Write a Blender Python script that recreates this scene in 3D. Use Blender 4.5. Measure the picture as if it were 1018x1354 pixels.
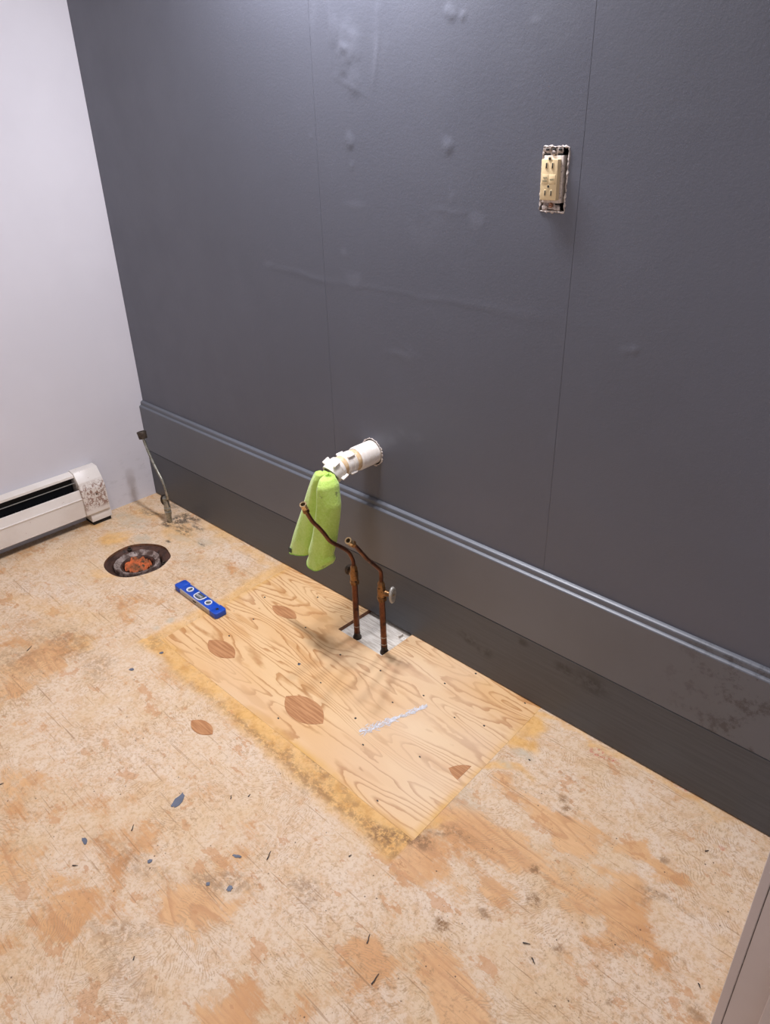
import bpy, bmesh, math, random
import numpy as np
from mathutils import Vector, Matrix
random.seed(7); RNG = np.random.RandomState(11)
SC = bpy.context.scene
for o in list(bpy.data.objects): bpy.data.objects.remove(o)

# ------------------------------------------------------------------ camera
F, CX, CY = 985.0, 509.0, 677.0
R = np.array([[0.71998127, 0.69358546, -0.02379452],
              [0.31872479, -0.3609222, -0.87644149],
              [-0.61647504, 0.62343755, -0.4809201]])
CAM = np.array([2.45552075, -1.2167917, 1.31])
cd = bpy.data.cameras.new('camera'); cam = bpy.data.objects.new('camera', cd)
SC.collection.objects.link(cam); SC.camera = cam
cd.sensor_fit = 'VERTICAL'; cd.sensor_height = 36; cd.lens = F / 1354 * 36
cd.clip_start = 0.02
Mx = Matrix(((R[0][0], -R[1][0], -R[2][0]), (R[0][1], -R[1][1], -R[2][1]), (R[0][2], -R[1][2], -R[2][2])))
q, rr = np.linalg.qr(np.array(Mx))
q = q @ np.diag(np.sign(np.diag(rr)))
M4 = Matrix([list(q[i]) + [CAM[i]] for i in range(3)] + [[0, 0, 0, 1]])
cam.matrix_world = M4

# ------------------------------------------------------------------ world and exposure
w = bpy.data.worlds.new('world'); SC.world = w; w.use_nodes = True
w.node_tree.nodes['Background'].inputs[0].default_value = (0.86, 0.87, 1.0, 1)
w.node_tree.nodes['Background'].inputs[1].default_value = 0.42
SC.view_settings.view_transform = 'Standard'; SC.view_settings.look = 'None'
SC.view_settings.gamma = 1; SC.view_settings.use_curve_mapping = False
SC.view_settings.exposure = 0.45

# ------------------------------------------------------------------ lights: bulbs of the vanity bar, and an unseen fill lamp added under the ceiling
BULBS = [(0.98, -0.085, 1.93), (1.17, -0.085, 1.93), (1.36, -0.085, 1.93)]
for i, p in enumerate(BULBS):      # disk shines only downwards to keep the left wall dimmer; no shade is built
    l = bpy.data.lights.new('bulb_light', 'AREA'); l.shape = 'DISK'; l.size = 0.10; l.energy = 7.6
    l.color = (0.92, 0.92, 1.0)
    o = bpy.data.objects.new('bulb_light', l); o.location = p; SC.collection.objects.link(o)
l = bpy.data.lights.new('added_fill_light', 'AREA'); l.shape = 'DISK'; l.size = 0.32; l.energy = 9  # fill lamp added out of view to lift and even out the light
l.color = (1.0, 0.95, 0.93)
o = bpy.data.objects.new('added_fill_light', l); o.location = (1.25, -1.0, 2.33); SC.collection.objects.link(o)

# ------------------------------------------------------------------ helpers
def dirw(u, v): return R.T @ np.array([(u - CX) / F, (v - CY) / F, 1.0])
def fl(u, v, z=0.0):
    d = dirw(u, v); t = (z - CAM[2]) / d[2]; p = CAM + t * d; return (p[0], p[1])
def wl(u, v, y=0.03):
    d = dirw(u, v); t = (y - CAM[1]) / d[1]; p = CAM + t * d; return (p[0], p[2])

def bow(x):
    t = np.clip(np.asarray(x, float) / 1.4, 0, 1); return 0.014 * t * t * (3 - 2 * t)

def link(name, me, mat=None, parent=None):
    o = bpy.data.objects.new(name, me); SC.collection.objects.link(o)
    if mat:
        if isinstance(mat, (list, tuple)):
            for m in mat: me.materials.append(m)
        else: me.materials.append(mat)
    if parent: o.parent = parent
    return o
def pyo(name, verts, faces, mat=None, parent=None, smooth=False):
    me = bpy.data.meshes.new(name); me.from_pydata([tuple(map(float, v)) for v in verts], [], faces); me.validate()
    if smooth:
        me.polygons.foreach_set('use_smooth', [True] * len(me.polygons))
    me.update()
    return link(name, me, mat, parent)
def bmo(name, bm, mat=None, parent=None, smooth=None):
    bmesh.ops.recalc_face_normals(bm, faces=bm.faces)
    me = bpy.data.meshes.new(name); bm.to_mesh(me); bm.free()
    if smooth:
        me.polygons.foreach_set('use_smooth', [True] * len(me.polygons))
        try: me.set_sharp_from_angle(angle=math.radians(smooth))
        except Exception: pass
    return link(name, me, mat, parent)
def empty(name, loc, label, cat, group=None):
    o = bpy.data.objects.new(name, None); SC.collection.objects.link(o); o.location = loc
    o.empty_display_size = 0.05
    o['label'] = label; o['category'] = cat
    if group: o['group'] = group
    return o
def tag(o, label, cat, group=None):
    o['label'] = label; o['category'] = cat
    if group: o['group'] = group
    return o
def struct(o): o['kind'] = 'structure'; return o
def local(o):
    """move mesh data of a child into its parent's frame (parts are written in world coordinates)"""
    if o.parent and o.type == 'MESH':
        off = Vector((0, 0, 0)); p = o.parent
        while p: off += Vector(p.location); p = p.parent
        o.data.transform(Matrix.Translation(-off))
    return o

def box_bm(x0, x1, y0, y1, z0, z1, bev=0.0, seg=2, bm=None):
    bm2 = bmesh.new(); bmesh.ops.create_cube(bm2, size=1)
    for v in bm2.verts:
        v.co = Vector(((x0 + x1) / 2 + v.co.x * (x1 - x0), (y0 + y1) / 2 + v.co.y * (y1 - y0), (z0 + z1) / 2 + v.co.z * (z1 - z0)))
    if bev: bmesh.ops.bevel(bm2, geom=bm2.edges[:], offset=bev, segments=seg, affect='EDGES', profile=0.5)
    if bm is None: return bm2
    me = bpy.data.meshes.new('t'); bm2.to_mesh(me); bm2.free(); bm.from_mesh(me); bpy.data.meshes.remove(me)
    return bm
def frame(d):
    d = Vector(d).normalized(); a = Vector((0, 0, 1)) if abs(d.z) < 0.9 else Vector((1, 0, 0))
    u = d.cross(a).normalized(); return u, d.cross(u).normalized(), d
def lathe(bm, base, axis, prof, n=28, squash=1.0, up=None, closed_ends=True, flats=None):
    """revolve prof [(t along axis, radius)] about axis; squash scales the second cross axis; flats = hexagonal radius"""
    u, v, d = frame(axis)
    if up is not None:
        v = Vector(up); v = (v - d * v.dot(d)).normalized(); u = v.cross(d).normalized()
    base = Vector(base); rings = []
    for t, r in prof:
        ring = []
        for i in range(n):
            a = 2 * math.pi * i / n; rad = r
            if flats:
                k = (a % (2 * math.pi / flats)) - math.pi / flats
                rad = r * math.cos(math.pi / flats) / math.cos(k)
            ring.append(bm.verts.new(base + d * t + u * math.cos(a) * rad * squash + v * math.sin(a) * rad))
        rings.append(ring)
    for a, b in zip(rings, rings[1:]):
        for i in range(n): bm.faces.new((a[i], a[(i + 1) % n], b[(i + 1) % n], b[i]))
    if closed_ends:
        bm.faces.new(rings[0][::-1]); bm.faces.new(rings[-1])
    return bm
def crom(pts, n=8):
    P = [Vector(p) for p in pts]; P = [P[0] * 2 - P[1]] + P + [P[-1] * 2 - P[-2]]; out = []
    for i in range(1, len(P) - 2):
        for k in range(n):
            t = k / n; a, b, c, d = P[i - 1:i + 3]
            out.append(0.5 * ((2 * b) + (c - a) * t + (2 * a - 5 * b + 4 * c - d) * t * t + (-a + 3 * b - 3 * c + d) * t ** 3))
    out.append(P[-2]); return out
def tube(bm, pts, r, n=16, caps=True):
    rings = []; prev = None
    for i, p in enumerate(pts):
        d = (pts[min(i + 1, len(pts) - 1)] - pts[max(i - 1, 0)]).normalized()
        if prev is None: u, v, _ = frame(d)
        else:
            u = (prev - d * prev.dot(d)).normalized(); v = d.cross(u)
        prev = u; rad = r(i / (len(pts) - 1)) if callable(r) else r
        rings.append([bm.verts.new(p + (u * math.cos(2 * math.pi * k / n) + v * math.sin(2 * math.pi * k / n)) * rad) for k in range(n)])
    for a, b in zip(rings, rings[1:]):
        for i in range(n): bm.faces.new((a[i], a[(i + 1) % n], b[(i + 1) % n], b[i]))
    if caps: bm.faces.new(rings[0][::-1]); bm.faces.new(rings[-1])
    return bm

# numpy value noise
def vnoise(x, y, seed=0):
    rs = np.random.RandomState(seed); T = rs.rand(256, 256)
    xi = np.floor(x).astype(int); yi = np.floor(y).astype(int); fx = x - xi; fy = y - yi
    fx = fx * fx * (3 - 2 * fx); fy = fy * fy * (3 - 2 * fy)
    a = T[xi % 256, yi % 256]; b = T[(xi + 1) % 256, yi % 256]; c = T[xi % 256, (yi + 1) % 256]; d = T[(xi + 1) % 256, (yi + 1) % 256]
    return (a * (1 - fx) + b * fx) * (1 - fy) + (c * (1 - fx) + d * fx) * fy
def fbm(x, y, f, o=4, seed=0):
    s = 0; a = 1; t = 0
    for i in range(o):
        s = s + a * vnoise(x * f + 13.7 * i, y * f + 7.1 * i, seed + i); t += a; a *= 0.55; f *= 2.05
    return s / t

# ------------------------------------------------------------------ material helper
class Mat:
    def __init__(s, name, rough=0.5, metal=0.0, spec=0.5):
        s.m = bpy.data.materials.new(name); s.m.use_nodes = True; s.t = s.m.node_tree; s.n = s.t.nodes
        s.b = s.n['Principled BSDF']; s.b.inputs['Roughness'].default_value = rough; s.b.inputs['Metallic'].default_value = metal
        s.b.inputs['Specular IOR Level'].default_value = spec
        s.tc = s.n.new('ShaderNodeTexCoord'); s.obj = s.tc.outputs['Object']
    def L(s, a, b): s.t.links.new(a, b)
    def put(s, sock, v):
        if isinstance(v, bpy.types.NodeSocket): s.L(v, sock)
        elif isinstance(v, (tuple, list)) and len(v) == 3 and sock.type == 'RGBA': sock.default_value = (*v, 1)
        else: sock.default_value = v
    def map(s, vec=None, scale=(1, 1, 1), rot=(0, 0, 0), loc=(0, 0, 0)):
        n = s.n.new('ShaderNodeMapping'); s.L(vec or s.obj, n.inputs[0]); n.inputs['Scale'].default_value = scale
        n.inputs['Rotation'].default_value = rot; n.inputs['Location'].default_value = loc; return n.outputs[0]
    def noise(s, scale, detail=4, rough=0.55, vec=None, dist=0.0, out=0):
        n = s.n.new('ShaderNodeTexNoise'); s.L(vec or s.obj, n.inputs['Vector']); n.inputs['Scale'].default_value = scale
        n.inputs['Detail'].default_value = detail; n.inputs['Roughness'].default_value = rough; n.inputs['Distortion'].default_value = dist
        return n.outputs[out]
    def vor(s, scale, vec=None, feature='F1', rnd=1.0, out='Distance'):
        n = s.n.new('ShaderNodeTexVoronoi'); n.feature = feature; s.L(vec or s.obj, n.inputs['Vector']); n.inputs['Scale'].default_value = scale
        n.inputs['Randomness'].default_value = rnd; return n.outputs[out]
    def wave(s, scale, vec=None, dist=2, detail=2, dscale=1.0, direction='X', typ='BANDS'):
        n = s.n.new('ShaderNodeTexWave'); s.L(vec or s.obj, n.inputs['Vector']); n.wave_type = typ
        if typ == 'BANDS': n.bands_direction = direction
        n.inputs['Scale'].default_value = scale; n.inputs['Distortion'].default_value = dist
        n.inputs['Detail'].default_value = detail; n.inputs['Detail Scale'].default_value = dscale; return n.outputs['Fac']
    def ma(s, op, a, b=0.0, clamp=False):
        n = s.n.new('ShaderNodeMath'); n.operation = op; n.use_clamp = clamp; s.put(n.inputs[0], a); s.put(n.inputs[1], b); return n.outputs[0]
    def mr(s, v, a, b, c=0.0, d=1.0, smooth=True):
        n = s.n.new('ShaderNodeMapRange'); n.interpolation_type = 'SMOOTHSTEP' if smooth else 'LINEAR'; s.L(v, n.inputs[0])
        for i, k in enumerate((a, b, c, d)): n.inputs[i + 1].default_value = k
        return n.outputs[0]
    def mix(s, f, a, b, mode='MIX'):
        n = s.n.new('ShaderNodeMix'); n.data_type = 'RGBA'; n.blend_type = mode; s.put(n.inputs[0], f); s.put(n.inputs[6], a); s.put(n.inputs[7], b); return n.outputs[2]
    def ramp(s, v, pts):
        n = s.n.new('ShaderNodeValToRGB'); e = n.color_ramp.elements
        while len(e) < len(pts): e.new(0.5)
        for k, (p, c) in zip(e, pts): k.position = p; k.color = (*c, 1)
        s.L(v, n.inputs[0]); return n.outputs[0]
    def attr(s, name):
        n = s.n.new('ShaderNodeAttribute'); n.attribute_name = name
        x = s.n.new('ShaderNodeSeparateColor'); s.L(n.outputs['Color'], x.inputs[0])
        return x.outputs[0], x.outputs[1], x.outputs[2], n.outputs['Alpha']
    def xyz(s, vec=None):
        n = s.n.new('ShaderNodeSeparateXYZ'); s.L(vec or s.obj, n.inputs[0]); return n.outputs
    def comb(s, x, y, z=0.0):
        n = s.n.new('ShaderNodeCombineXYZ')
        for i, k in enumerate((x, y, z)): s.put(n.inputs[i], k)
        return n.outputs[0]
    def bump(s, h, strength=0.3, dist=0.002, normal=None):
        n = s.n.new('ShaderNodeBump'); s.L(h, n.inputs['Height']); n.inputs['Strength'].default_value = strength; n.inputs['Distance'].default_value = dist
        if normal: s.L(normal, n.inputs['Normal'])
        s.L(n.outputs[0], s.b.inputs['Normal']); return n.outputs[0]
    def col(s, c): s.put(s.b.inputs['Base Color'], c); return s
    def rough(s, c): s.put(s.b.inputs['Roughness'], c); return s

def simple(name, c, rough=0.5, metal=0.0, vary=0.12, scale=40, bump=0.0, spec=0.5):
    m = Mat(name, rough, metal, spec); f = m.noise(scale, 3)
    lo = tuple(x * (1 - vary) for x in c); hi = tuple(min(1, x * (1 + vary)) for x in c)
    m.col(m.mix(m.mr(f, 0.3, 0.7), lo, hi))
    if bump: m.bump(m.noise(scale * 4, 3), bump, 0.001)
    return m.m

# ------------------------------------------------------------------ materials
def dark_paint(name='dark_grey_paint', seams=True, base=(0.102, 0.108, 0.134), rough=0.42):
    m = Mat(name, rough, 0, 0.45)
    n1 = m.noise(1.6, 4, 0.5, loc if False else None); n2 = m.noise(9, 5, 0.6)
    c = m.mix(m.mr(n1, 0.35, 0.65), tuple(x * 0.96 for x in base), tuple(x * 1.05 for x in base))
    a = m.attr('mask')
    c = m.mix(m.ma('MULTIPLY', a[1], m.mr(n2, 0.35, 0.6)), c, tuple(x * 1.35 for x in base))
    sp = m.mr(m.vor(30), 0.0, 0.035, 1, 0)
    rar = m.mr(m.noise(6, 2), 0.62, 0.66)
    c = m.mix(m.ma('MULTIPLY', m.ma('MULTIPLY', sp, rar), 0.45), c, (0.4, 0.4, 0.42))
    c = m.mix(m.ma('MULTIPLY', a[2], 0.8), c, (0.03, 0.03, 0.033))
    m.col(c)
    m.rough(m.ma('ADD', m.mr(n2, 0.3, 0.7, rough - 0.05, rough + 0.06), m.ma('MULTIPLY', a[1], 0.08)))
    h = m.noise(170, 4, 0.6); h = m.ma('ADD', m.ma('MULTIPLY', h, 0.5), m.ma('MULTIPLY', m.noise(420, 2), 0.25))
    h = m.ma('ADD', h, m.ma('MULTIPLY', a[0], 1.6))
    h = m.ma('ADD', h, m.ma('MULTIPLY', m.noise(14, 4), 0.5))
    m.bump(h, 0.5, 0.0012)
    return m.m
PAINT = dark_paint()
def board_paint():
    m = Mat('grey_painted_board', 0.4, 0, 0.45); st = m.map(scale=(2.5, 30, 60))
    g = m.noise(3.5, 5, 0.6, st); c = m.mix(m.mr(g, 0.35, 0.65), (0.061, 0.066, 0.077), (0.076, 0.082, 0.094))
    k = None          # a few rubbed dark smudges on the board
    for (u, v, rr_) in ((618, 845, .035), (640, 862, .03), (780, 905, .05), (745, 885, .03), (690, 850, .02)):
        x_, z_ = wl(u, v, .012); d = m.map(scale=(1 / rr_, 0, 1.6 / rr_), loc=(-x_ / rr_, 0, -z_ * 1.6 / rr_))
        n = m.n.new('ShaderNodeVectorMath'); n.operation = 'LENGTH'; m.L(d, n.inputs[0]); q_ = m.mr(n.outputs['Value'], 0.2, 1.3, 1, 0)
        k = q_ if k is None else m.ma('MAXIMUM', k, q_)
    k = m.ma('MULTIPLY', k, m.mr(m.noise(45, 5, .7), 0.38, 0.6)); c = m.mix(m.ma('MULTIPLY', k, .75), c, (0.022, 0.022, 0.026))
    m.col(c); m.rough(m.mr(g, 0.3, 0.7, 0.36, 0.5)); m.bump(g, 0.25, 0.001); return m.m
BOARD = board_paint()
def upper_paint():
    m = Mat('grey_semigloss_trim_paint', 0.43, 0, 0.75)
    n = m.noise(5, 4); c = m.mix(m.mr(n, 0.3, 0.7), (0.097, 0.105, 0.124), (0.106, 0.115, 0.136))
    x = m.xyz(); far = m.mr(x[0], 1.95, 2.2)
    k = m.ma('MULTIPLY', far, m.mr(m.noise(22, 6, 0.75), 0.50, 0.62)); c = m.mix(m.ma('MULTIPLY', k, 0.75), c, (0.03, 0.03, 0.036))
    sp = m.ma('MULTIPLY', m.mr(m.vor(24), 0.0, 0.05, 1, 0), m.mr(m.noise(5, 2), 0.6, 0.64)); c = m.mix(m.ma('MULTIPLY', sp, 0.35), c, (0.25, 0.24, 0.24))
    m.col(c); m.bump(m.noise(120, 3), 0.12, 0.001); return m.m
TRIM = upper_paint()
def white_wall():
    m = Mat('pale_lavender_wall_paint', 0.55, 0, 0.35)
    n = m.noise(2, 4); c = m.mix(m.mr(n, 0.35, 0.65), (0.575, 0.560, 0.60), (0.61, 0.595, 0.635))
    x = m.xyz()
    near = m.ma('MULTIPLY', m.mr(x[2], 0.0, 0.42, 1, 0), m.mr(x[1], -0.45, -0.1))
    sm = m.ma('MULTIPLY', m.mr(m.noise(16, 6, 0.7, m.map(scale=(1, 1, 2.5))), 0.52, 0.66), near)
    c = m.mix(m.ma('MULTIPLY', sm, 0.3), c, (0.36, 0.35, 0.37))
    chip = m.ma('MULTIPLY', m.mr(m.vor(14), 0.035, 0.055, 1, 0), m.mr(m.noise(7, 2), 0.53, 0.57)); chip = m.ma('MULTIPLY', chip, near)
    c = m.mix(chip, c, (0.82, 0.82, 0.84))
    m.col(c); h = m.ma('ADD', m.noise(150, 3), m.ma('MULTIPLY', chip, 2.0)); m.bump(h, 0.12, 0.001); return m.m
WWALL = white_wall()

def ply(m, P, seed=0.0, freq=15.0):
    """cathedral plywood grain along x: contour lines of a stretched noise"""
    n = m.noise(1.0, 2, 0.42, m.map(scale=(1.35, 8.6, 1), loc=(seed, seed * 0.7, 0)), 0.35)
    n = m.ma('ADD', n, m.ma('MULTIPLY', m.noise(1.0, 3, 0.55, m.map(scale=(13, 34, 1), loc=(seed, 0, 3))), 0.045))
    s = m.ma('FRACT', m.ma('MULTIPLY', n, freq))
    line = m.ma('MULTIPLY', m.mr(s, 0.55, 0.90), m.mr(s, 0.93, 1.0, 1, 0))
    amt = m.mr(m.noise(1.0, 3, 0.5, m.map(scale=(3, 8, 1), loc=(seed + 3, 1, 0))), 0.32, 0.58, 0.35, 1.0)
    return m.ma('MULTIPLY', line, amt), n
def patch_mat():
    m = Mat('fresh_plywood_veneer', 0.5, 0, 0.3)
    line, n = ply(m, None, 0.0, 23)
    big = m.noise(1.0, 3, 0.5, m.map(scale=(3, 10, 1)))
    c = m.mix(m.mr(big, 0.35, 0.65), (0.745, 0.465, 0.225), (0.80, 0.545, 0.29))
    c = m.mix(m.mr(m.noise(1.0, 2, 0.5, m.map(scale=(6, 26, 1), loc=(4, 4, 0))), 0.56, 0.66), c, (0.68, 0.395, 0.175))
    c = m.mix(m.ma('MULTIPLY', line, .95), c, (0.50, 0.235, 0.08))
    fib = m.noise(1.0, 4, 0.7, m.map(scale=(25, 420, 1))); c = m.mix(m.mr(fib, 0.3, 0.75, 0, 0.22), c, (0.62, 0.38, 0.21))
    dot = m.ma('MULTIPLY', m.mr(m.vor(26), 0.02, 0.05, 1, 0), m.mr(m.noise(11, 2), 0.62, 0.66)); c = m.mix(dot, c, (0.12, 0.06, 0.03))
    a = m.attr('mask')
    c = m.mix(m.ma('MULTIPLY', a[0], 0.6), c, (0.80, 0.70, 0.58))
    c = m.mix(m.ma('MULTIPLY', a[1], m.mr(m.noise(30, 4), 0.3, 0.6, 0.45, 1)), c, (0.70, 0.40, 0.12))
    m.col(c); m.bump(m.ma('ADD', m.ma('MULTIPLY', line, -0.5), fib), 0.15, 0.0008); return m.m
PLY = patch_mat()
def floor_mat():
    m = Mat('worn_plywood_with_old_thinset', 0.55, 0, 0.25)
    a = m.attr('mask'); g = m.attr('mask2')
    warp = m.noise(7, 3, 0.6, out=1)
    wv = m.n.new('ShaderNodeVectorMath'); wv.operation = 'MULTIPLY_ADD'; m.L(warp, wv.inputs[0]); wv.inputs[1].default_value = (0.10, 0.10, 0); m.L(m.obj, wv.inputs[2])
    W = wv.outputs[0]
    line, n = ply(m, None, 5.0, 13)
    fib = m.noise(1.0, 6, 0.75, m.map(scale=(16, 190, 1)))
    wood = m.mix(m.mr(m.noise(3.2, 6, 0.65, W), 0.38, 0.62), (0.63, 0.335, 0.145), (0.73, 0.455, 0.235))
    wood = m.mix(m.ma('MULTIPLY', line, 0.6), wood, (0.50, 0.245, 0.11))
    wood = m.mix(m.mr(fib, 0.42, 0.66, 0, 0.5), wood, (0.55, 0.29, 0.14))
    res = m.ma('ADD', m.noise(6.5, 12, 0.72, W), m.ma('MULTIPLY', m.ma('SUBTRACT', fib, 0.5), 0.30))
    res = m.ma('ADD', res, m.ma('MULTIPLY', m.ma('SUBTRACT', a[0], 0.36), 0.34))
    res = m.ma('SUBTRACT', res, m.ma('MULTIPLY', a[3], 0.20))
    rm = m.mr(res, 0.395, 0.53)
    resc = m.mix(m.mr(m.noise(4, 6, 0.6, m.map(loc=(3, 2, 1))), 0.40, 0.60), (0.69, 0.505, 0.31), (0.725, 0.57, 0.41))
    resc = m.mix(m.ma('MULTIPLY', a[0], m.mr(m.noise(10, 8, 0.7), 0.42, 0.58, 0.2, 0.75)), resc, (0.765, 0.65, 0.53))
    resc = m.mix(m.mr(m.noise(28, 9, 0.78, W), 0.48, 0.58, 0, 0.46), resc, (0.60, 0.36, 0.175))
    resc = m.mix(m.mr(m.noise(110, 4, 0.8), 0.49, 0.60, 0, 0.5), resc, (0.50, 0.315, 0.165))
    c = m.mix(m.ma('MULTIPLY', rm, 0.88), wood, resc)
    tear = m.mr(m.noise(9, 9, 0.66, m.map(scale=(1, 1.5, 1), loc=(9, 3, 0))), 0.60, 0.612)
    c = m.mix(m.ma('MULTIPLY', tear, 0.62), c, (0.58, 0.295, 0.135))
    tear2 = m.mr(m.noise(21, 8, 0.68, m.map(scale=(1, 2.0, 1), loc=(2, 8, 0))), 0.625, 0.635)
    c = m.mix(m.ma('MULTIPLY', tear2, 0.6), c, (0.52, 0.255, 0.115))
    # trowel combing: every smear has its own direction
    vn = m.n.new('ShaderNodeTexVoronoi'); vn.inputs['Scale'].default_value = 5.5; m.L(W, vn.inputs['Vector'])
    sc_ = m.n.new('ShaderNodeSeparateColor'); m.L(vn.outputs['Color'], sc_.inputs[0])
    x = m.xyz(W); an = m.ma('MULTIPLY', sc_.outputs[0], 6.28)
    pr = m.ma('ADD', m.ma('MULTIPLY', x[0], m.ma('COSINE', an)), m.ma('MULTIPLY', x[1], m.ma('SINE', an)))
    pr = m.ma('ADD', pr, m.ma('MULTIPLY', m.noise(9, 2), 0.03))
    sn = m.ma('SINE', m.ma('MULTIPLY', pr, 1150.0))
    comb = m.ma('MULTIPLY', m.mr(sn, 0.0, 0.9), m.mr(m.noise(6, 5, 0.65, m.map(loc=(4, 4, 0))), 0.50, 0.57))
    comb = m.ma('MULTIPLY', comb, m.mr(m.noise(55, 4, 0.7), 0.42, 0.54))
    c = m.mix(m.ma('MULTIPLY', comb, 0.5), c, (0.46, 0.285, 0.155))
    for i, (rot, sd, am) in enumerate(((0.5, 2, .6), (-0.7, 5, .5), (1.7, 9, .6), (2.4, 14, .5))):
        s = m.noise(1.0, 3, 0.6, m.map(scale=(3.5, 170, 1), rot=(0, 0, rot), loc=(sd, 0, 0)), 0.3)
        s = m.ma('MULTIPLY', m.mr(s, 0.65, 0.69), m.mr(m.noise(6, 4, 0.6, m.map(loc=(sd, 0, 1))), 0.47, 0.54))
        c = m.mix(m.ma('MULTIPLY', s, am), c, (0.30, 0.155, 0.07))
    dirt = m.ma('MULTIPLY', m.mr(m.noise(75, 7, 0.8), 0.52, 0.61), m.mr(m.noise(4.5, 6, 0.65, m.map(loc=(7, 7, 0))), 0.46, 0.58))
    c = m.mix(m.ma('MULTIPLY', dirt, 0.52), c, (0.34, 0.19, 0.085))
    yl = m.ma('MULTIPLY', a[1], m.mr(m.noise(18, 5, 0.6), 0.28, 0.5, 0.65, 1))
    c = m.mix(m.ma('MULTIPLY', yl, 0.88), c, m.mix(m.mr(m.noise(26, 7, 0.7), 0.42, 0.62), (0.78, 0.46, 0.155), (0.64, 0.33, 0.085)))
    gr = m.ma('MULTIPLY', g[0], m.mr(m.noise(25, 5, .65), 0.36, 0.48, 0.3, 1)); c = m.mix(m.ma('MULTIPLY', gr, 0.8), c, (0.52, 0.455, 0.345))
    br = m.ma('MULTIPLY', g[1], m.mr(m.noise(60, 7, 0.8), 0.42, 0.56)); c = m.mix(m.ma('MULTIPLY', br, 0.9), c, (0.27, 0.145, 0.065))
    dk = m.ma('MULTIPLY', a[2], m.mr(m.noise(42, 8, 0.8, m.map(scale=(1, 1.6, 1))), 0.43, 0.53)); c = m.mix(m.ma('MULTIPLY', dk, 0.93), c, (0.055, 0.042, 0.033))
    rd = m.ma('MULTIPLY', g[2], m.mr(m.noise(90, 4, .7), 0.52, 0.57)); c = m.mix(m.ma('MULTIPLY', rd, .8), c, (0.55, 0.12, 0.08))
    sp = m.ma('MULTIPLY', m.mr(m.vor(45), 0.05, 0.09, 1, 0), m.mr(m.noise(12, 3), 0.52, 0.56)); c = m.mix(m.ma('MULTIPLY', sp, 0.85), c, (0.10, 0.055, 0.035))
    sp = m.ma('MULTIPLY', m.mr(m.vor(120), 0.08, 0.16, 1, 0), m.mr(m.noise(8, 4, .6, m.map(loc=(5, 1, 0))), 0.50, 0.56)); c = m.mix(m.ma('MULTIPLY', sp, 0.7), c, (0.20, 0.11, 0.06))
    m.col(c)
    h = m.ma('ADD', m.ma('MULTIPLY', rm, 0.8), m.ma('MULTIPLY', m.noise(60, 8, 0.78), 1.6)); h = m.ma('SUBTRACT', h, m.ma('MULTIPLY', tear, 0.6))
    h = m.ma('SUBTRACT', h, m.ma('MULTIPLY', comb, 0.7)); m.bump(h, 0.42, 0.0014)
    m.rough(m.mr(rm, 0, 1, 0.5, 0.62)); return m.m
FLOOR = floor_mat()
def plug_mat():
    m = Mat('reddish_repair_veneer', 0.5, 0, 0.3); g = m.noise(1, 4, 0.6, m.map(scale=(12, 190, 1), rot=(0, 0, -0.35)))
    m.col(m.mix(m.mr(g, 0.35, 0.65), (0.56, 0.285, 0.13), (0.40, 0.175, 0.07))); return m.m
PLUG = plug_mat()
def rusty(name, c1, c2, c3, metal, rough, scale=30):
    m = Mat(name, rough, metal); f = m.noise(scale, 6, 0.65); c = m.mix(m.mr(f, 0.38, 0.62), c1, c2)
    c = m.mix(m.mr(m.noise(scale * 2.3, 4), 0.55, 0.68), c, c3); m.col(c); m.rough(m.mr(f, 0.3, 0.7, rough - 0.08, rough + 0.15))
    m.bump(f, 0.2, 0.001); return m.m
COPPER = rusty('tarnished_copper', (0.165, 0.062, 0.03), (0.095, 0.036, 0.02), (0.05, 0.022, 0.014), 0.8, 0.36, 22)
BRASS = rusty('aged_brass', (0.27, 0.145, 0.06), (0.16, 0.08, 0.032), (0.06, 0.035, 0.02), 0.85, 0.35, 60)
BRIGHT = rusty('worn_bright_brass', (0.72, 0.55, 0.32), (0.52, 0.36, 0.18), (0.3, 0.2, 0.1), 0.9, 0.26, 90)
DARKM = rusty('blackened_metal', (0.05, 0.04, 0.033), (0.10, 0.075, 0.055), (0.02, 0.018, 0.016), 0.6, 0.5, 60)
NICKEL = rusty('dull_nickel', (0.42, 0.41, 0.36), (0.26, 0.25, 0.20), (0.12, 0.11, 0.09), 0.85, 0.34, 60)
HANDLEW = rusty('grey_white_valve_handle', (0.40, 0.385, 0.35), (0.32, 0.30, 0.265), (0.15, 0.13, 0.11), 0.2, 0.45, 90)
SOLDER = simple('solder_ring', (0.36, 0.30, 0.24), 0.4, 0.7)
BLACK = simple('dark_cavity', (0.012, 0.011, 0.010), 0.8)
PVC = rusty('white_pvc', (0.80, 0.76, 0.71), (0.72, 0.66, 0.585), (0.86, 0.84, 0.82), 0.0, 0.38, 35)
CREAM = rusty('glue_yellowed_pvc', (0.72, 0.55, 0.345), (0.60, 0.41, 0.22), (0.74, 0.63, 0.47), 0.0, 0.4, 45)
PLASTER = rusty('chipped_plaster', (0.62, 0.56, 0.52), (0.40, 0.34, 0.31), (0.10, 0.085, 0.08), 0.0, 0.8, 120)
ALMOND = simple('almond_plastic', (0.70, 0.55, 0.32), 0.35, 0, 0.06, 60)
ALMONDB = simple('almond_button', (0.62, 0.50, 0.30), 0.35, 0, 0.05, 60)
OWHITE = rusty('paint_flecked_white_plastic', (0.68, 0.61, 0.55), (0.56, 0.49, 0.43), (0.30, 0.26, 0.24), 0.0, 0.45, 110)
YOKE = rusty('painted_metal_yoke', (0.50, 0.43, 0.385), (0.33, 0.27, 0.24), (0.12, 0.10, 0.09), 0.5, 0.45, 130)
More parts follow.
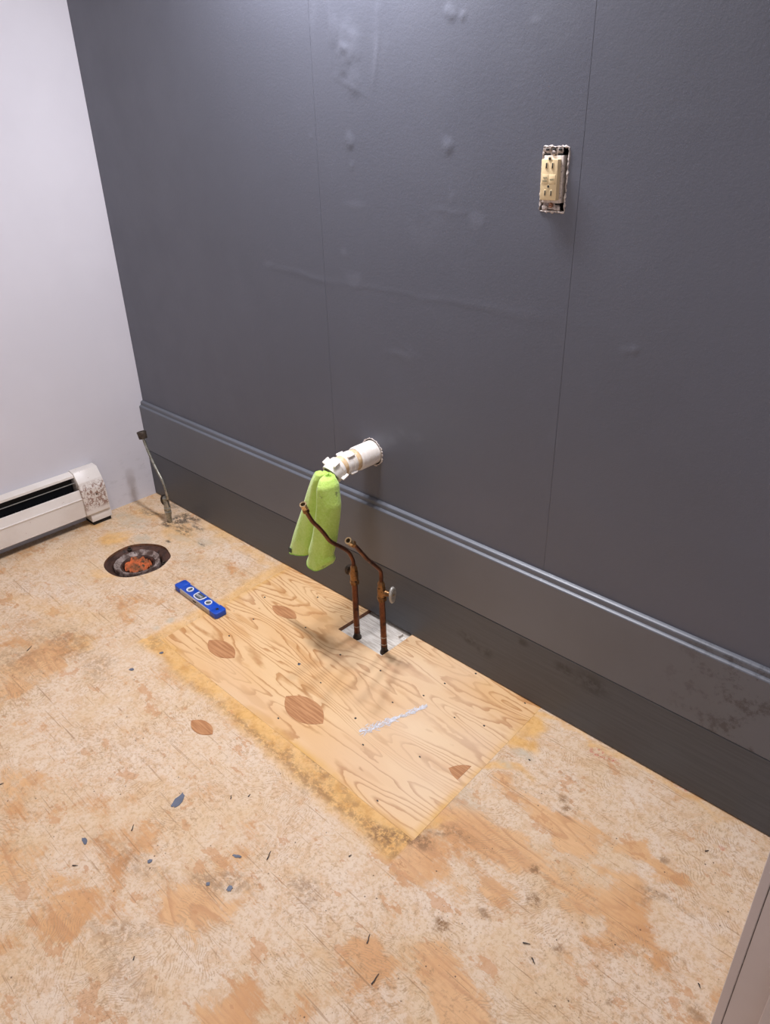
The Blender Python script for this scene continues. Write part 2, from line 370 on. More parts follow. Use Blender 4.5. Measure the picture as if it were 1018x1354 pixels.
COPPERSCREW = rusty('copper_coloured_screw', (0.50, 0.26, 0.17), (0.35, 0.17, 0.1), (0.1, 0.05, 0.04), 0.6, 0.4, 130)
INK = simple('dark_print', (0.06, 0.10, 0.07), 0.6)
def heater_mat(rust):
    m = Mat('heater_enamel_rusty' if rust else 'heater_enamel', 0.36, 0, 0.5); f = m.noise(8, 4)
    c = m.mix(m.mr(f, 0.35, 0.65), (0.66, 0.60, 0.545), (0.73, 0.68, 0.63)); x = m.xyz()
    sp = m.ma('MULTIPLY', m.mr(m.vor(75), 0.05, 0.12, 1, 0), m.mr(m.noise(20, 3), 0.57, 0.62)); c = m.mix(sp, c, (0.26, 0.09, 0.04))
    if rust:
        zone = m.ma('MULTIPLY', m.mr(x[2], 0.13, 0.155, 1, 0), m.mr(x[2], 0.04, 0.06))
        r = m.ma('MULTIPLY', m.mr(m.noise(85, 6, 0.78), 0.475, 0.55), zone); c = m.mix(m.ma('MULTIPLY', r, 0.85), c, (0.21, 0.085, 0.045))
    else:
        zone = m.mr(x[2], 0.185, 0.2); r = m.ma('MULTIPLY', m.mr(m.noise(34, 6, 0.78), 0.56, 0.62), zone); c = m.mix(m.ma('MULTIPLY', r, 0.7), c, (0.32, 0.18, 0.11))
    m.col(c); return m.m
HEAT = heater_mat(False); HEATR = heater_mat(True)
FIN = simple('dark_fin_metal', (0.016, 0.017, 0.021), 0.45, 0.4)
DAMP = simple('damper_metal', (0.30, 0.29, 0.27), 0.45, 0.3)
IRON = rusty('rusty_cast_iron', (0.05, 0.024, 0.017), (0.10, 0.045, 0.03), (0.02, 0.012, 0.010), 0.35, 0.5, 35)
LEAD = rusty('crusted_lead', (0.34, 0.27, 0.24), (0.085, 0.048, 0.036), (0.05, 0.028, 0.02), 0.1, 0.6, 45)
ORANGE = rusty('orange_rag', (0.60, 0.125, 0.03), (0.27, 0.085, 0.028), (0.05, 0.04, 0.018), 0.0, 0.7, 26)
BLUE = simple('blue_plastic', (0.004, 0.062, 0.44), 0.42, 0, 0.1, 30)
ALU = rusty('aluminium_rail', (0.50, 0.45, 0.41), (0.43, 0.385, 0.34), (0.52, 0.49, 0.46), 0.35, 0.42, 40)
WHITEP = simple('white_ring_plastic', (0.82, 0.82, 0.86), 0.35, 0, 0.04)
VIAL = simple('dark_vial', (0.10, 0.11, 0.11), 0.2, 0, 0.3, 150)
CHROMEW = simple('vial_pearl', (0.42, 0.43, 0.46), 0.3, 0.2, 0.3, 200)
GREYP = simple('mauve_grey_door_paint', (0.68, 0.60, 0.575), 0.45, 0, 0.03, 6)
GREYPD = simple('dark_door_joint_caulk', (0.16, 0.135, 0.12), 0.6, 0, 0.3, 60)  # dark caulk between door casing and jamb
CEIL = simple('white_ceiling_paint', (0.78, 0.77, 0.77), 0.8, 0, 0.02, 5)
OTHERW = simple('pale_wall_paint', (0.60, 0.58, 0.60), 0.6, 0, 0.02, 5)
SLIVER = simple('black_splinter', (0.03, 0.025, 0.025), 0.6)
BLUEGREY = simple('slate_paint_drip', (0.115, 0.13, 0.175), 0.45)
SILVER = simple('silvery_adhesive_trace', (0.70, 0.70, 0.74), 0.45, 0.0, 0.15, 120)
def subboard():
    m = Mat('greyed_white_board', 0.65, 0, 0.3); f = m.noise(1, 5, 0.7, m.map(scale=(14, 190, 1))); c = m.mix(m.mr(f, 0.34, 0.62), (0.50, 0.44, 0.37), (0.80, 0.76, 0.69))
    c = m.mix(m.ma('MULTIPLY', m.mr(m.vor(70), 0.06, 0.12, 1, 0), m.mr(m.noise(20, 3), 0.5, 0.58)), c, (0.08, 0.07, 0.06)); m.col(c); m.bump(f, 0.3, 0.001); return m.m
SUBB = subboard()
EDGEW = simple('cut_plywood_edge', (0.22, 0.095, 0.045), 0.7, 0, 0.3, 80)

# ------------------------------------------------------------------ the wall behind the pipes
def set_attr(me, name, arr):
    at = me.color_attributes.new(name, 'FLOAT_COLOR', 'POINT'); at.data.foreach_set('color', arr.astype(np.float32).ravel())
def grid(name, xs, ys, disp, keep, mat, parent=None, plane='xy', attrs=None, z=0.0):
    X, Y = np.meshgrid(xs, ys, indexing='ij'); return X, Y

WY = 0.018                      # painted wall face
PIPE = (1.181, 0.512); OUT = (1.6405, 1.6925, 1.131, 1.236)
SEAMS = [0.0, 1.037, 1.7185, 2.40]
wall_back = struct(bmo('wall_back', box_bm(-0.05, 3.6, WY + 0.075, WY + 0.12, 0.0, 2.42), PAINT))
def wall_coords(a, b, cuts, step, g=0.0):
    v = list(np.linspace(a, b, max(2, int(round((b - a) / step)) + 1)))
    v = [t for t in v if all(abs(t - c) > step * 0.45 for c in cuts)] + [c for c in cuts if a <= c <= b]
    return np.array(sorted(set([a, b] + v)))
# lumps: (u, v, rx, rz, height mm, tint)
LUMPS = [(460, 60, .030, .040, 2.0, .5), (452, 85, .018, .03, 1.6, .4), (468, 110, .022, .03, 1.2, .4), (440, 40, .016, .03, 1.0, .3), (463, 186, .012, .013, 1.6, .5), (467, 219, .006, .008, 1.0, .6),
         (593, 190, .013, .014, 1.5, .5), (594, 16, .009, .011, 1.6, .4), (609, 20, .005, .006, 1.2, .4), (711, 30, .01, .008, .6, .6), (842, 466, .008, .009, 1.3, .3), (830, 462, .010, .008, .8, .3),
         (457, 336, .014, .008, .5, .9), (470, 370, .03, .02, .5, .6), (357, 350, .022, .010, .4, .8), (627, 292, .018, .02, .4, .8), (470, 270, .04, .012, .3, .5), (596, 260, .006, .008, .5, .5),
         (480, 525, .02, .02, .4, .3), (530, 470, .05, .012, .5, .3), (411, 182, .006, .006, .7, .5), (560, 300, .05, .05, .2, .4), (735, 580, .02, .03, .2, .2), (905, 165, .03, .02, .3, .2), (548, 576, .045, .016, .12, .9), (520, 585, .02, .012, .1, .7), (500, 30, .02, .08, .5, .3), (415, 30, .01, .05, .3, .3)]
def build_panel(k):
    a, b = SEAMS[k], SEAMS[k + 1]; z0, z1 = 0.30, 2.40
    cutx = [OUT[0], OUT[1]]; cutz = [OUT[2], OUT[3]]
    xs = wall_coords(a + 0.0004, b - 0.0004, cutx, 0.0052)
    zs = np.concatenate([wall_coords(z0, 1.56, cutz, 0.0052), np.linspace(1.56, z1, 20)[1:]])
    X, Z = np.meshgrid(xs, zs, indexing='ij')
    D = np.zeros_like(X); A = np.zeros(X.shape + (4,))
    wx = (fbm(X, Z, 22, 3, 5) - .5) * .03; wz = (fbm(X, Z, 22, 3, 9) - .5) * .03
    for (u, v, rx, rz, h, t) in LUMPS:
        c = wl(u, v, WY + float(bow(1.2)))
        d = np.sqrt(((X + wx - c[0]) / rx) ** 2 + ((Z + wz - c[1]) / rz) ** 2); f = np.clip(1.4 - d, 0, 1); f = f * f * (3 - 2 * f)
        D += f * h * 0.0007 * (0.6 + 0.8 * fbm(X, Z, 90, 2, 3)); A[..., 1] = np.maximum(A[..., 1], f * t * 0.7)
    # torn paper crease running across the wall and the trowel margins of the repair
    def seg(p, q, wdt, h):
        p = wl(*p, WY + .014); q = wl(*q, WY + .014); px, pz = p; dx, dz = q[0] - px, q[1] - pz; L = math.hypot(dx, dz)
        t = ((X - px) * dx + (Z - pz) * dz) / L; s = ((X - px) * dz - (Z - pz) * dx) / L + (fbm(X, Z, 14, 2, 21) - .5) * .012
        return np.where((t > 0) & (t < L), np.exp(-(s / wdt) ** 2) * np.sin(np.pi * np.clip(t / L, 0, 1)) ** 0.5, 0) * h
    for s_ in [((395, 360), (770, 436), .0032, .32), ((560, 392), (730, 420), .005, .25), ((355, 352), (450, 376), .006, .5), ((436, 0), (438, 95), .0034, .9), ((502, 0), (495, 120), .0045, 1.1),
               ((438, 98), (492, 128), .005, .5), ((568, 276), (620, 282), .003, .5), ((520, 445), (560, 478), .003, .4), ((590, 395), (850, 440), .012, .12)]:
        g = seg(*s_); D += g * 0.0009; A[..., 1] = np.maximum(A[..., 1], g * .5)
    keep = np.ones(X.shape, bool); XX, ZZ = X.copy(), Z.copy()
    if a < PIPE[0] < b:
        dx, dz = X - PIPE[0], Z - PIPE[1]; r = np.hypot(dx, dz); R0 = .0355
        near = np.abs(r - R0) < .0034; XX = np.where(near, PIPE[0] + dx / r * R0, X); ZZ = np.where(near, PIPE[1] + dz / r * R0, Z)
        keep &= ~((r < R0) & ~near)
    n, m_ = X.shape; V = np.stack([XX, WY + bow(XX) - D, ZZ], -1).reshape(-1, 3)
    idx = np.arange(n * m_).reshape(n, m_)
    q = np.stack([idx[:-1, :-1], idx[1:, :-1], idx[1:, 1:], idx[:-1, 1:]], -1)
    ok = keep[:-1, :-1] & keep[1:, :-1] & keep[1:, 1:] & keep[:-1, 1:]
    if a < OUT[0] < b:
        cx = (X[:-1, :-1] + X[1:, 1:]) / 2; cz = (Z[:-1, :-1] + Z[1:, 1:]) / 2
        ok &= ~((cx > OUT[0]) & (cx < OUT[1]) & (cz > OUT[2]) & (cz < OUT[3]))
    faces = q[ok].reshape(-1, 4)
    # returns at the joints: the panel's edges run back
    V = V.tolist(); F_ = faces.tolist()
    for col, sgn in ((0, 1), (n - 1, -1)):
        base = len(V)
        for j in range(m_): p = V[idx[col, j]]; V.append([p[0], p[1] + .012, p[2]])
        for j in range(m_ - 1):
            f = [int(idx[col, j]), int(idx[col, j + 1]), base + j + 1, base + j]; F_.append(f if sgn > 0 else f[::-1])
    o = pyo('wall_panel', V, F_, PAINT, wall_back, smooth=True)
    me = o.data; arr = np.zeros((len(V), 4)); arr[:n * m_] = A.reshape(-1, 4); arr[:, 3] = 1; set_attr(me, 'mask', arr)
    try: me.set_sharp_from_angle(angle=math.radians(40))
    except Exception: pass
    return o
for k in range(3): build_panel(k)
# dark strips behind the panel joints, seen as hairlines
for x in SEAMS[1:3]:
    bb = float(bow(x)); bmo('joint_strip', box_bm(x - .006, x + .006, WY + bb + .0006, WY + bb + .004, .33, 2.4), simple('dark_joint', (0.10, 0.105, 0.12), .5), wall_back)
pyo('wall_extension', [(2.39, WY + .014, 0), (3.6, WY + .014, 0), (3.6, WY + .014, 2.4), (2.39, WY + .014, 2.4)], [(0, 1, 2, 3)], PAINT, wall_back)

# ------------------------------------------------------------------ baseboard
base = struct(bpy.data.objects.new('baseboard_back', None)); SC.collection.objects.link(base)
def profile_x(name, prof, x0, x1, mat, parent, wob=None, smooth=None):
    """sweep a (y, z) outline along the wall following its slight bow"""
    xs = np.linspace(x0, x1, 64); V = []; Fc = []; n = len(prof)
    for i, x in enumerate(xs):
        for (y, z) in prof: V.append((x, y + float(bow(x)), z + (wob(x) if wob else 0)))
    for i in range(len(xs) - 1):
        for j in range(n): Fc.append((i * n + j, i * n + (j + 1) % n, (i + 1) * n + (j + 1) % n, (i + 1) * n + j))
    Fc.append(tuple(range(n))[::-1]); Fc.append(tuple((len(xs) - 1) * n + j for j in range(n)))
    o = pyo(name, V, Fc, mat, parent); bm = bmesh.new(); bm.from_mesh(o.data); bmesh.ops.recalc_face_normals(bm, faces=bm.faces); bm.to_mesh(o.data); bm.free()
    return o
profile_x('lower_board', [(0.0005, .004), (WY - .001, .004), (WY - .001, .184), (.0015, .184), (.0005, .183)], .001, 2.395, BOARD, base)
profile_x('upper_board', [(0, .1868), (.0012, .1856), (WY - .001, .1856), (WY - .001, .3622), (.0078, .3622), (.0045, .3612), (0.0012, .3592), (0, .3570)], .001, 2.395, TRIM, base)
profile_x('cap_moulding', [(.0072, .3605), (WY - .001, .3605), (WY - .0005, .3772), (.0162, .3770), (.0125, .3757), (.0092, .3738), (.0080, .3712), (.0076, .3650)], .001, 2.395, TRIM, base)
profile_x('unpainted_gap_edge', [(.0045, .0002), (.008, .0002), (.008, .0035), (.0045, .0035)], .002, 1.0, simple('raw_white_edge', (0.7, 0.68, 0.66), .6), base)
profile_x('floor_gap', [(.010, .0002), (WY - .001, .0002), (WY - .001, .0045), (.010, .0045)], .002, 2.395, BLACK, base)

# ------------------------------------------------------------------ floor with inset plywood panel, pipe cut-out and drain hole
PX0, PX1, PY0, PY1 = 0.8115, 1.7685, -0.4765, 0.06
CUT = (1.158, 1.331, -0.107, 0.06)
FLG = (0.386, -0.302); FR = 0.104
def shear(X, Y):
    w = np.clip((X - .5) / .25, 0, 1) * np.clip((2.1 - X) / .25, 0, 1)
    inner = np.clip(np.abs(X - 1.25) / .3 - .3, 0, 1)
    return X - .045 * (Y + .24) * w * inner
YEL, WHT, DRK, BARE, GRY, BRN, RED = 1, 0, 2, 3, 4, 5, 6
# soft stains: (u, v, rx, ry, rotation deg in the floor, amount, channel)
ST = [(270, 1270, .20, .05, 38, .9, WHT), (120, 1310, .10, .08, 20, .8, WHT), (420, 1080, .07, .10, 0, .5, WHT), (150, 1010, .25, .06, 30, .6, WHT), (150, 930, .25, .06, 25, .5, WHT), (300, 905, .10, .10, 0, .5, WHT),
      (770, 960, .12, .05, -20, 1, WHT), (800, 1040, .12, .04, 0, .9, WHT), (700, 1005, .05, .05, 0, .8, WHT), (900, 1130, .16, .03, 0, .9, WHT), (900, 1190, .16, .035, 5, 1, WHT), (960, 1150, .05, .12, 0, .9, WHT), (690, 1240, .08, .10, 0, .9, WHT), (580, 1210, .05, .05, 0, .7, WHT),
      (830, 1280, .06, .05, 0, .6, WHT), (900, 1300, .03, .18, 0, .9, WHT), (700, 1310, .06, .08, 0, .7, WHT), (230, 720, .1, .1, 0, .4, WHT), (310, 730, .16, .06, 0, .9, WHT), (60, 780, .2, .08, 20, .7, WHT), (230, 830, .1, .05, 0, .6, WHT), (90, 970, .1, .1, 0, .4, WHT), (500, 1330, .04, .05, 0, .4, WHT), (350, 1010, .12, .06, 20, .6, WHT),
      (120, 740, .1, .06, 0, .5, WHT), (470, 1160, .06, .05, 0, .5, WHT), (430, 1200, .06, .05, 0, .4, WHT),
      (300, 1290, .09, .035, 30, 1, BARE), (250, 1215, .07, .05, 20, .8, BARE), (60, 1180, .15, .06, 10, .7, BARE), (40, 890, .10, .10, 0, .8, BARE), (640, 1100, .14, .04, 0, 1, BARE), (760, 1110, .20, .035, -4, 1, BARE), (880, 1165, .16, .03, -4, 1, BARE), (560, 1150, .10, .05, 0, .9, BARE),
      (670, 1190, .16, .025, -8, .8, BARE), (830, 1240, .06, .07, 0, 1, BARE), (880, 1270, .05, .03, 0, .9, BARE), (760, 1190, .16, .03, 0, .7, BARE), (600, 1310, .08, .04, -10, 1, BARE), (640, 1340, .1, .02, 0, .9, BARE), (400, 1250, .05, .08, 0, .5, BARE), (480, 1290, .10, .05, 0, .7, BARE), (300, 1330, .06, .03, 20, .7, BARE),
      (470, 1060, .05, .03, 30, .6, BARE), (200, 1110, .05, .03, 0, .5, BARE), (330, 700, .1, .03, 0, .8, BARE), (260, 880, .06, .05, 0, .5, BARE), (720, 1090, .1, .02, 0, .6, BARE), (560, 1060, .02, .04, 0, .5, BARE), (20, 1020, .08, .04, 0, .5, BARE), (930, 1215, .1, .02, 0, .6, BARE),
      (90, 850, .10, .05, 10, .55, BRN), (20, 870, .06, .05, 0, .5, BRN), (130, 880, .05, .04, 0, .5, BRN), (410, 1000, .10, .015, -8, .8, BRN), (515, 1105, .05, .025, 0, 1, BRN), (545, 1112, .03, .02, 0, 1, BRN), (470, 1060, .05, .015, -5, .5, BRN), (380, 1000, .02, .015, 0, .7, BRN), (420, 1040, .06, .02, -8, .7, BRN),
      (705, 1150, .012, .012, 0, 1, BRN), (706, 1190, .014, .014, 0, 1, BRN), (584, 1227, .014, .013, 0, 1.2, BRN), (640, 1205, .012, .01, 0, .8, BRN), (747, 1055, .012, .009, 0, 1, BRN), (750, 1068, .010, .008, 0, 1, BRN), (740, 1260, .010, .01, 0, .9, BRN), (875, 1135, .01, .01, 0, .8, BRN), (808, 1320, .006, .014, 0, 1, BRN), (920, 1340, .02, .012, 0, .7, BRN),
      (585, 1100, .06, .012, 30, .7, BRN), (300, 1170, .06, .02, 30, .6, BRN), (410, 1180, .04, .02, 0, .6, BRN), (160, 1235, .06, .02, 30, .5, BRN), (180, 1130, .1, .02, 10, .4, BRN), (880, 1195, .05, .008, 30, .7, BRN), (250, 735, .015, .01, 0, .4, BRN), (150, 1270, .1, .02, 0, .4, BRN),
      (222, 694, .025, .020, 0, 1, DRK), (238, 688, .04, .025, -10, 1, DRK), (252, 684, .05, .018, -10, .9, DRK), (262, 698, .05, .010, 0, .8, DRK), (200, 678, .06, .016, 0, .6, DRK), (245, 702, .05, .015, 0, .7, DRK), (228, 670, .05, .012, 0, .5, DRK), (173, 757, .11, .01, 0, .3, DRK),
      (265, 720, .02, .006, 0, .9, DRK), (222, 716, .012, .006, 0, .9, DRK), (545, 1108, .015, .006, 0, .5, DRK),
      (178, 690, .05, .03, 0, .6, GRY), (188, 712, .04, .016, 0, .8, GRY), (240, 712, .04, .02, 0, .55, GRY), (268, 718, .03, .03, 0, .6, GRY), (165, 683, .035, .02, 0, .7, GRY), (226, 820, .012, .012, 0, .9, GRY), (206, 829, .014, .01, 0, .8, GRY), (690, 1000, .025, .012, 0, .9, GRY), (668, 1012, .02, .01, 0, .7, GRY), (150, 700, .05, .03, 0, .3, GRY), (250, 740, .1, .03, 0, .2, GRY), (610, 1055, .05, .03, 0, .4, GRY),
      (150, 712, .05, .05, 0, .9, YEL), (120, 690, .06, .04, 0, .5, YEL), (195, 680, .08, .04, 0, .4, YEL), (300, 705, .12, .03, 0, .5, YEL), (340, 735, .10, .02, 0, .5, YEL), (235, 705, .08, .05, 0, .5, YEL), (140, 760, .06, .02, 20, .5, YEL), (60, 800, .2, .03, 20, .3, YEL),
      (700, 960, .022, .055, 0, 1, YEL), (690, 985, .035, .02, 0, 1, YEL), (665, 1015, .06, .012, 20, .9, YEL), (720, 945, .03, .01, 0, .8, YEL), (760, 968, .12, .007, 0, .6, YEL), (850, 1018, .2, .008, 0, .5, YEL), (560, 1080, .05, .015, 30, .7, YEL), (200, 850, .03, .03, 0, .5, BRN), (110, 850, .04, .03, 0, .4, YEL),
      (800, 1000, .035, .012, 0, 1, RED), (308, 940, .012, .006, 0, .7, RED), (905, 1045, .01, .006, 0, .8, RED), (960, 1125, .012, .006, 0, .5, RED)]
def floor_masks(X, Y):
    M = np.zeros(X.shape + (7,)); wx = (fbm(X, Y, 16, 4, 31) - .5) * .09; wy = (fbm(X, Y, 16, 4, 47) - .5) * .07
    for (u, v, rx, ry, rot, amt, ch) in ST:
        c = fl(u, v); s = min(1, max(rx, ry) / .05); dx = X + wx * s - c[0]; dy = Y + wy * s - c[1]; a = math.radians(rot)
        p = (dx * math.cos(a) + dy * math.sin(a)) / rx; q_ = (-dx * math.sin(a) + dy * math.cos(a)) / ry
        f = np.clip(1.5 - np.sqrt(p * p + q_ * q_) * 1.0, 0, 1); f = f * f * (3 - 2 * f) * amt
        M[..., ch] = np.maximum(M[..., ch], f)
    # the glue squeezed out round the inset panel
    wob = (fbm(X, Y, 9, 4, 63) - .5) * .03; d_ = PY0 - Y + wob; inx = (X > PX0 - .03) & (X < PX1 + .01)
    low = np.where(inx & (d_ > -.02), np.clip(1.7 - np.abs(d_ - .020) / (.022 + .012 * np.clip((X - PX0) / .6, 0, 1)), 0, 1), 0) * (.75 + .35 * fbm(X, Y, 12, 3, 5))
    xl = PX0 - shear(X, Y) * 0 - X - .045 * (Y + .24) + wob * .8; lef = np.where((Y > PY0 - .02) & (xl > -.012), np.clip(1.5 - np.abs(xl - .014) / .026, 0, 1), 0) * .7
    M[..., YEL] = np.maximum(M[..., YEL], np.maximum(low, lef))
    e = np.where(inx, np.exp(-((d_ - .043) / .012) ** 2), 0) * np.clip((X - PX0) / .5, .1, 1); M[..., BRN] = np.maximum(M[..., BRN], e * .75)
    return M
def axis_coords(lo, hi, fine_lo, fine_hi, step, cuts, coarse=.06):
    v = np.concatenate([np.arange(lo, fine_lo, coarse), np.arange(fine_lo, fine_hi, step), np.arange(fine_hi, hi + 1e-6, coarse), [hi]])
    v = [t for t in v if all(abs(t - c) > step * .45 for c in cuts)] + list(cuts)
    return np.array(sorted(set(v)))
FX = axis_coords(-.06, 3.6, 0, 2.42, .0052, [PX0, PX1, CUT[0], CUT[1]]); FY = axis_coords(-1.9, .09, -1.22, .03, .0052, [PY0, CUT[2], PY1])
def floor_piece(name, sel, mat, parent, circle=False, gap=0.0, zt=0.0):
    X, Y = np.meshgrid(FX, FY, indexing='ij'); Cx = (X[:-1, :-1] + X[1:, 1:]) / 2; Cy = (Y[:-1, :-1] + Y[1:, 1:]) / 2; ok = sel(Cx, Cy)
    XX, YY = X.copy(), Y.copy()
    if circle:
        dx, dy = X - FLG[0], Y - FLG[1]; ang = np.arctan2(dy, dx); r = np.hypot(dx, dy)
        R0 = FR * (1 + .07 * np.exp(-((ang - .9) / .25) ** 2) + .015 * np.sin(ang * 5)); near = np.abs(r - R0) < .0035
        XX = np.where(near, FLG[0] + dx / np.maximum(r, 1e-6) * R0, X); YY = np.where(near, FLG[1] + dy / np.maximum(r, 1e-6) * R0, Y)
        kp = ~((r < R0) & ~near); ok = ok & kp[:-1, :-1] & kp[1:, :-1] & kp[1:, 1:] & kp[:-1, 1:]
    n, m_ = X.shape; idx = np.arange(n * m_).reshape(n, m_); q = np.stack([idx[:-1, :-1], idx[1:, :-1], idx[1:, 1:], idx[:-1, 1:]], -1)[ok].reshape(-1, 4)
    used, inv = np.unique(q, return_inverse=True); q = inv.reshape(-1, 4)
    xf, yf = XX.ravel()[used], YY.ravel()[used]; Z = np.full(xf.shape, zt)
    fz = np.hypot(xf - 1, yf + .5); Z = Z + (fbm(xf, yf, 5, 3, 2) - .5) * .0012
    if circle: Z = Z + (fbm(xf, yf, 60, 3, 8) - .5) * .0008
    xs_ = shear(xf, yf); V = np.stack([xs_, yf, Z], -1)
    M = floor_masks(xs_, yf)
    me = bpy.data.meshes.new(name); me.from_pydata(V.tolist(), [], q.tolist())
    # cut edges go down
    bm = bmesh.new(); bm.from_mesh(me); be = [e for e in bm.edges if e.is_boundary]
    r_ = bmesh.ops.extrude_edge_only(bm, edges=be); nv = [g for g in r_['geom'] if isinstance(g, bmesh.types.BMVert)]
    for v in nv: v.co.z = -.022
    newf = [g for g in r_['geom'] if isinstance(g, bmesh.types.BMFace)]
    for f in newf: f.material_index = 1
    bm.to_mesh(me); bm.free(); me.update()
    nn = len(me.vertices); A = np.zeros((nn, 4)); B = np.zeros((nn, 4)); k = len(V)
    A[:k, 0] = .50 + M[:, WHT] * .64; A[:k, 1] = M[:, YEL]; A[:k, 2] = M[:, DRK]; A[:k, 3] = M[:, BARE]; B[:k, 0] = M[:, GRY]; B[:k, 1] = M[:, BRN]; B[:k, 2] = M[:, RED]; B[:, 3] = 1
    if mat is PLY:
        d_ = np.minimum(np.minimum(yf - PY0, PX1 - xf), xf - PX0); ed = np.clip(1 - d_ / .02, 0, 1) * np.clip(fbm(xf, yf, 8, 3, 77) * 3 - 1.1, 0, 1)
        A[:] = 0; A[:k, 1] = ed; A[:k, 0] = np.clip(fbm(xf, yf, 3, 3, 90) * 3 - 1.5, 0, 1) * .6
    set_attr(me, 'mask', A); set_attr(me, 'mask2', B)
    return link(name, me, [mat, EDGEW], parent)
inpatch = lambda x, y: (x > PX0) & (x < PX1) & (y > PY0)
incut = lambda x, y: (x > CUT[0]) & (x < CUT[1]) & (y > CUT[2])
floor = struct(floor_piece('floor', lambda x, y: ~inpatch(x, y), FLOOR, None, circle=True))
panel = floor_piece('plywood_panel', lambda x, y: inpatch(x, y) & ~incut(x, y), PLY, floor, zt=.0004)
panel['label'] = 'fresh plywood panel with bold wavy grain'
cyo = .5
bmo('subfloor', box_bm(-.06, 3.6, -1.9, .09, -.16, -.14), EDGEW, floor)
bmo('lower_white_board', box_bm(CUT[0] - .03, CUT[1] + .03, CUT[2] - .03, .08, -.030, -.012), SUBB, floor)
# seam line round the panel: recessed shadow gap strips are cut by the two edges themselves; a thin groove strip shows at the ends
def lens(cx, cy, L, W, rot, n=14, cut=None):
    pts = []
    for s in (1, -1):
        for i in range(n):
            t = -1 + 2 * i / n; t *= s; pts.append((t * L / 2, s * W / 2 * (1 - abs(t) ** 2.5)))
    a = math.radians(rot); return [(cx + p * math.cos(a) - q_ * math.sin(a), cy + p * math.sin(a) + q_ * math.cos(a)) for p, q_ in pts]
def flat(name, pts, z0, z1, mat, parent):
    bm = bmesh.new(); vs = [bm.verts.new((x, y, z1)) for x, y in pts]; f = bm.faces.new(vs); r_ = bmesh.ops.extrude_face_region(bm, geom=[f])
    for g in r_['geom']:
        if isinstance(g, bmesh.types.BMVert): g.co.z = z0
    return bmo(name, bm, mat, parent)
def floor_lens(u0, v0, u1, v1, W, parent, half=False):
    a = fl(u0, v0); b = fl(u1, v1); L = math.hypot(b[0] - a[0], b[1] - a[1]); rot = math.degrees(math.atan2(b[1] - a[1], b[0] - a[0]))
    pts = lens((a[0] + b[0]) / 2, (a[1] + b[1]) / 2, L, W, rot)
    if half: pts = [p for p in pts if p[0] < half]
    flat('wood_plug', pts, -.0004, .0013, PLUG, parent)
floor_lens(276, 847, 310, 870, .056, panel); floor_lens(378, 921, 427, 957, .074, panel); floor_lens(593, 1016, 652, 1036, .052, panel, 1.752)
floor_lens(360, 801, 392, 818, .042, panel)
floor_lens(253, 953, 281, 971, .038, floor)
# screw heads and small knots in the panel
bm = bmesh.new()
for (u, v) in [(335, 819), (404, 830), (395, 878), (424, 903), (450, 866), (503, 887), (519, 929), (588, 904), (601, 949), (368, 950), (555, 1001), (499, 1059), (303, 841), (629, 891), (694, 930), (480, 985), (420, 790), (350, 790), (640, 960), (560, 920), (470, 950), (700, 1005)]:
    x, y = fl(u, v); lathe(bm, (x, y, .0002), (0, 0, 1), [(0, .0030), (.0012, .0028)], 8, squash=random.uniform(.5, 1))
o = bmo('screw_heads', bm, BLACK if False else SLIVER, panel); o['kind'] = 'stuff'
# silvery adhesive trace on the panel
bm = bmesh.new(); a = Vector((*fl(477, 969), 0)); b = Vector((*fl(564, 934), 0)); d = (b - a); nrm = Vector((-d.y, d.x, 0)).normalized()
for i in range(260):
    t = random.random(); s = random.gauss(0, .0062) * (1 - .55 * t); c = a + d * t + nrm * s; ang = math.atan2(d.y, d.x) + random.uniform(-.9, .9); L = random.uniform(.005, .018); W = random.uniform(.0008, .0026)
    e1 = Vector((math.cos(ang), math.sin(ang), 0)) * L / 2; e2 = Vector((-math.sin(ang), math.cos(ang), 0)) * W / 2
    z = .0012 + random.uniform(0, .0003); vs = [bm.verts.new(c + e1 * p + e2 * q_ + Vector((0, 0, z))) for p, q_ in ((-1, 0), (-.3, -1), (.8, -.7), (1, .2), (.2, 1), (-.7, .8))]
    bm.faces.new(vs)
o = bmo('adhesive_trace', bm, SILVER, panel); o['kind'] = 'stuff'
# slate paint drips on the worn floor
def blobpts(cx, cy, rx, ry, rot, n=16, j=.25):
    a = math.radians(rot); out = []
    for i in range(n):
        t = 2 * math.pi * i / n; k = 1 + random.uniform(-j, j); p, q_ = math.cos(t) * rx * k, math.sin(t) * ry * k; out.append((cx + p * math.cos(a) - q_ * math.sin(a), cy + p * math.sin(a) + q_ * math.cos(a)))
    return out
for (u0, v0, u1, v1, W) in [(228, 1069, 244, 1048, .008), (303, 1179, 304, 1171, .006), (308, 1131, 319, 1134, .003), (195, 1141, 201, 1137, .004), (110, 1108, 114, 1116, .004), (171, 886, 177, 885, .005), (211, 864, 216, 863, .004), (273, 1168, 277, 1170, .004), (394, 878, 397, 879, .005)]:
    a = fl(u0, v0); b = fl(u1, v1); L = math.hypot(b[0] - a[0], b[1] - a[1]); flat('paint_drip', blobpts((a[0] + b[0]) / 2, (a[1] + b[1]) / 2, L / 2, W, math.degrees(math.atan2(b[1] - a[1], b[0] - a[0]))), 0, .0014, BLUEGREY, floor)

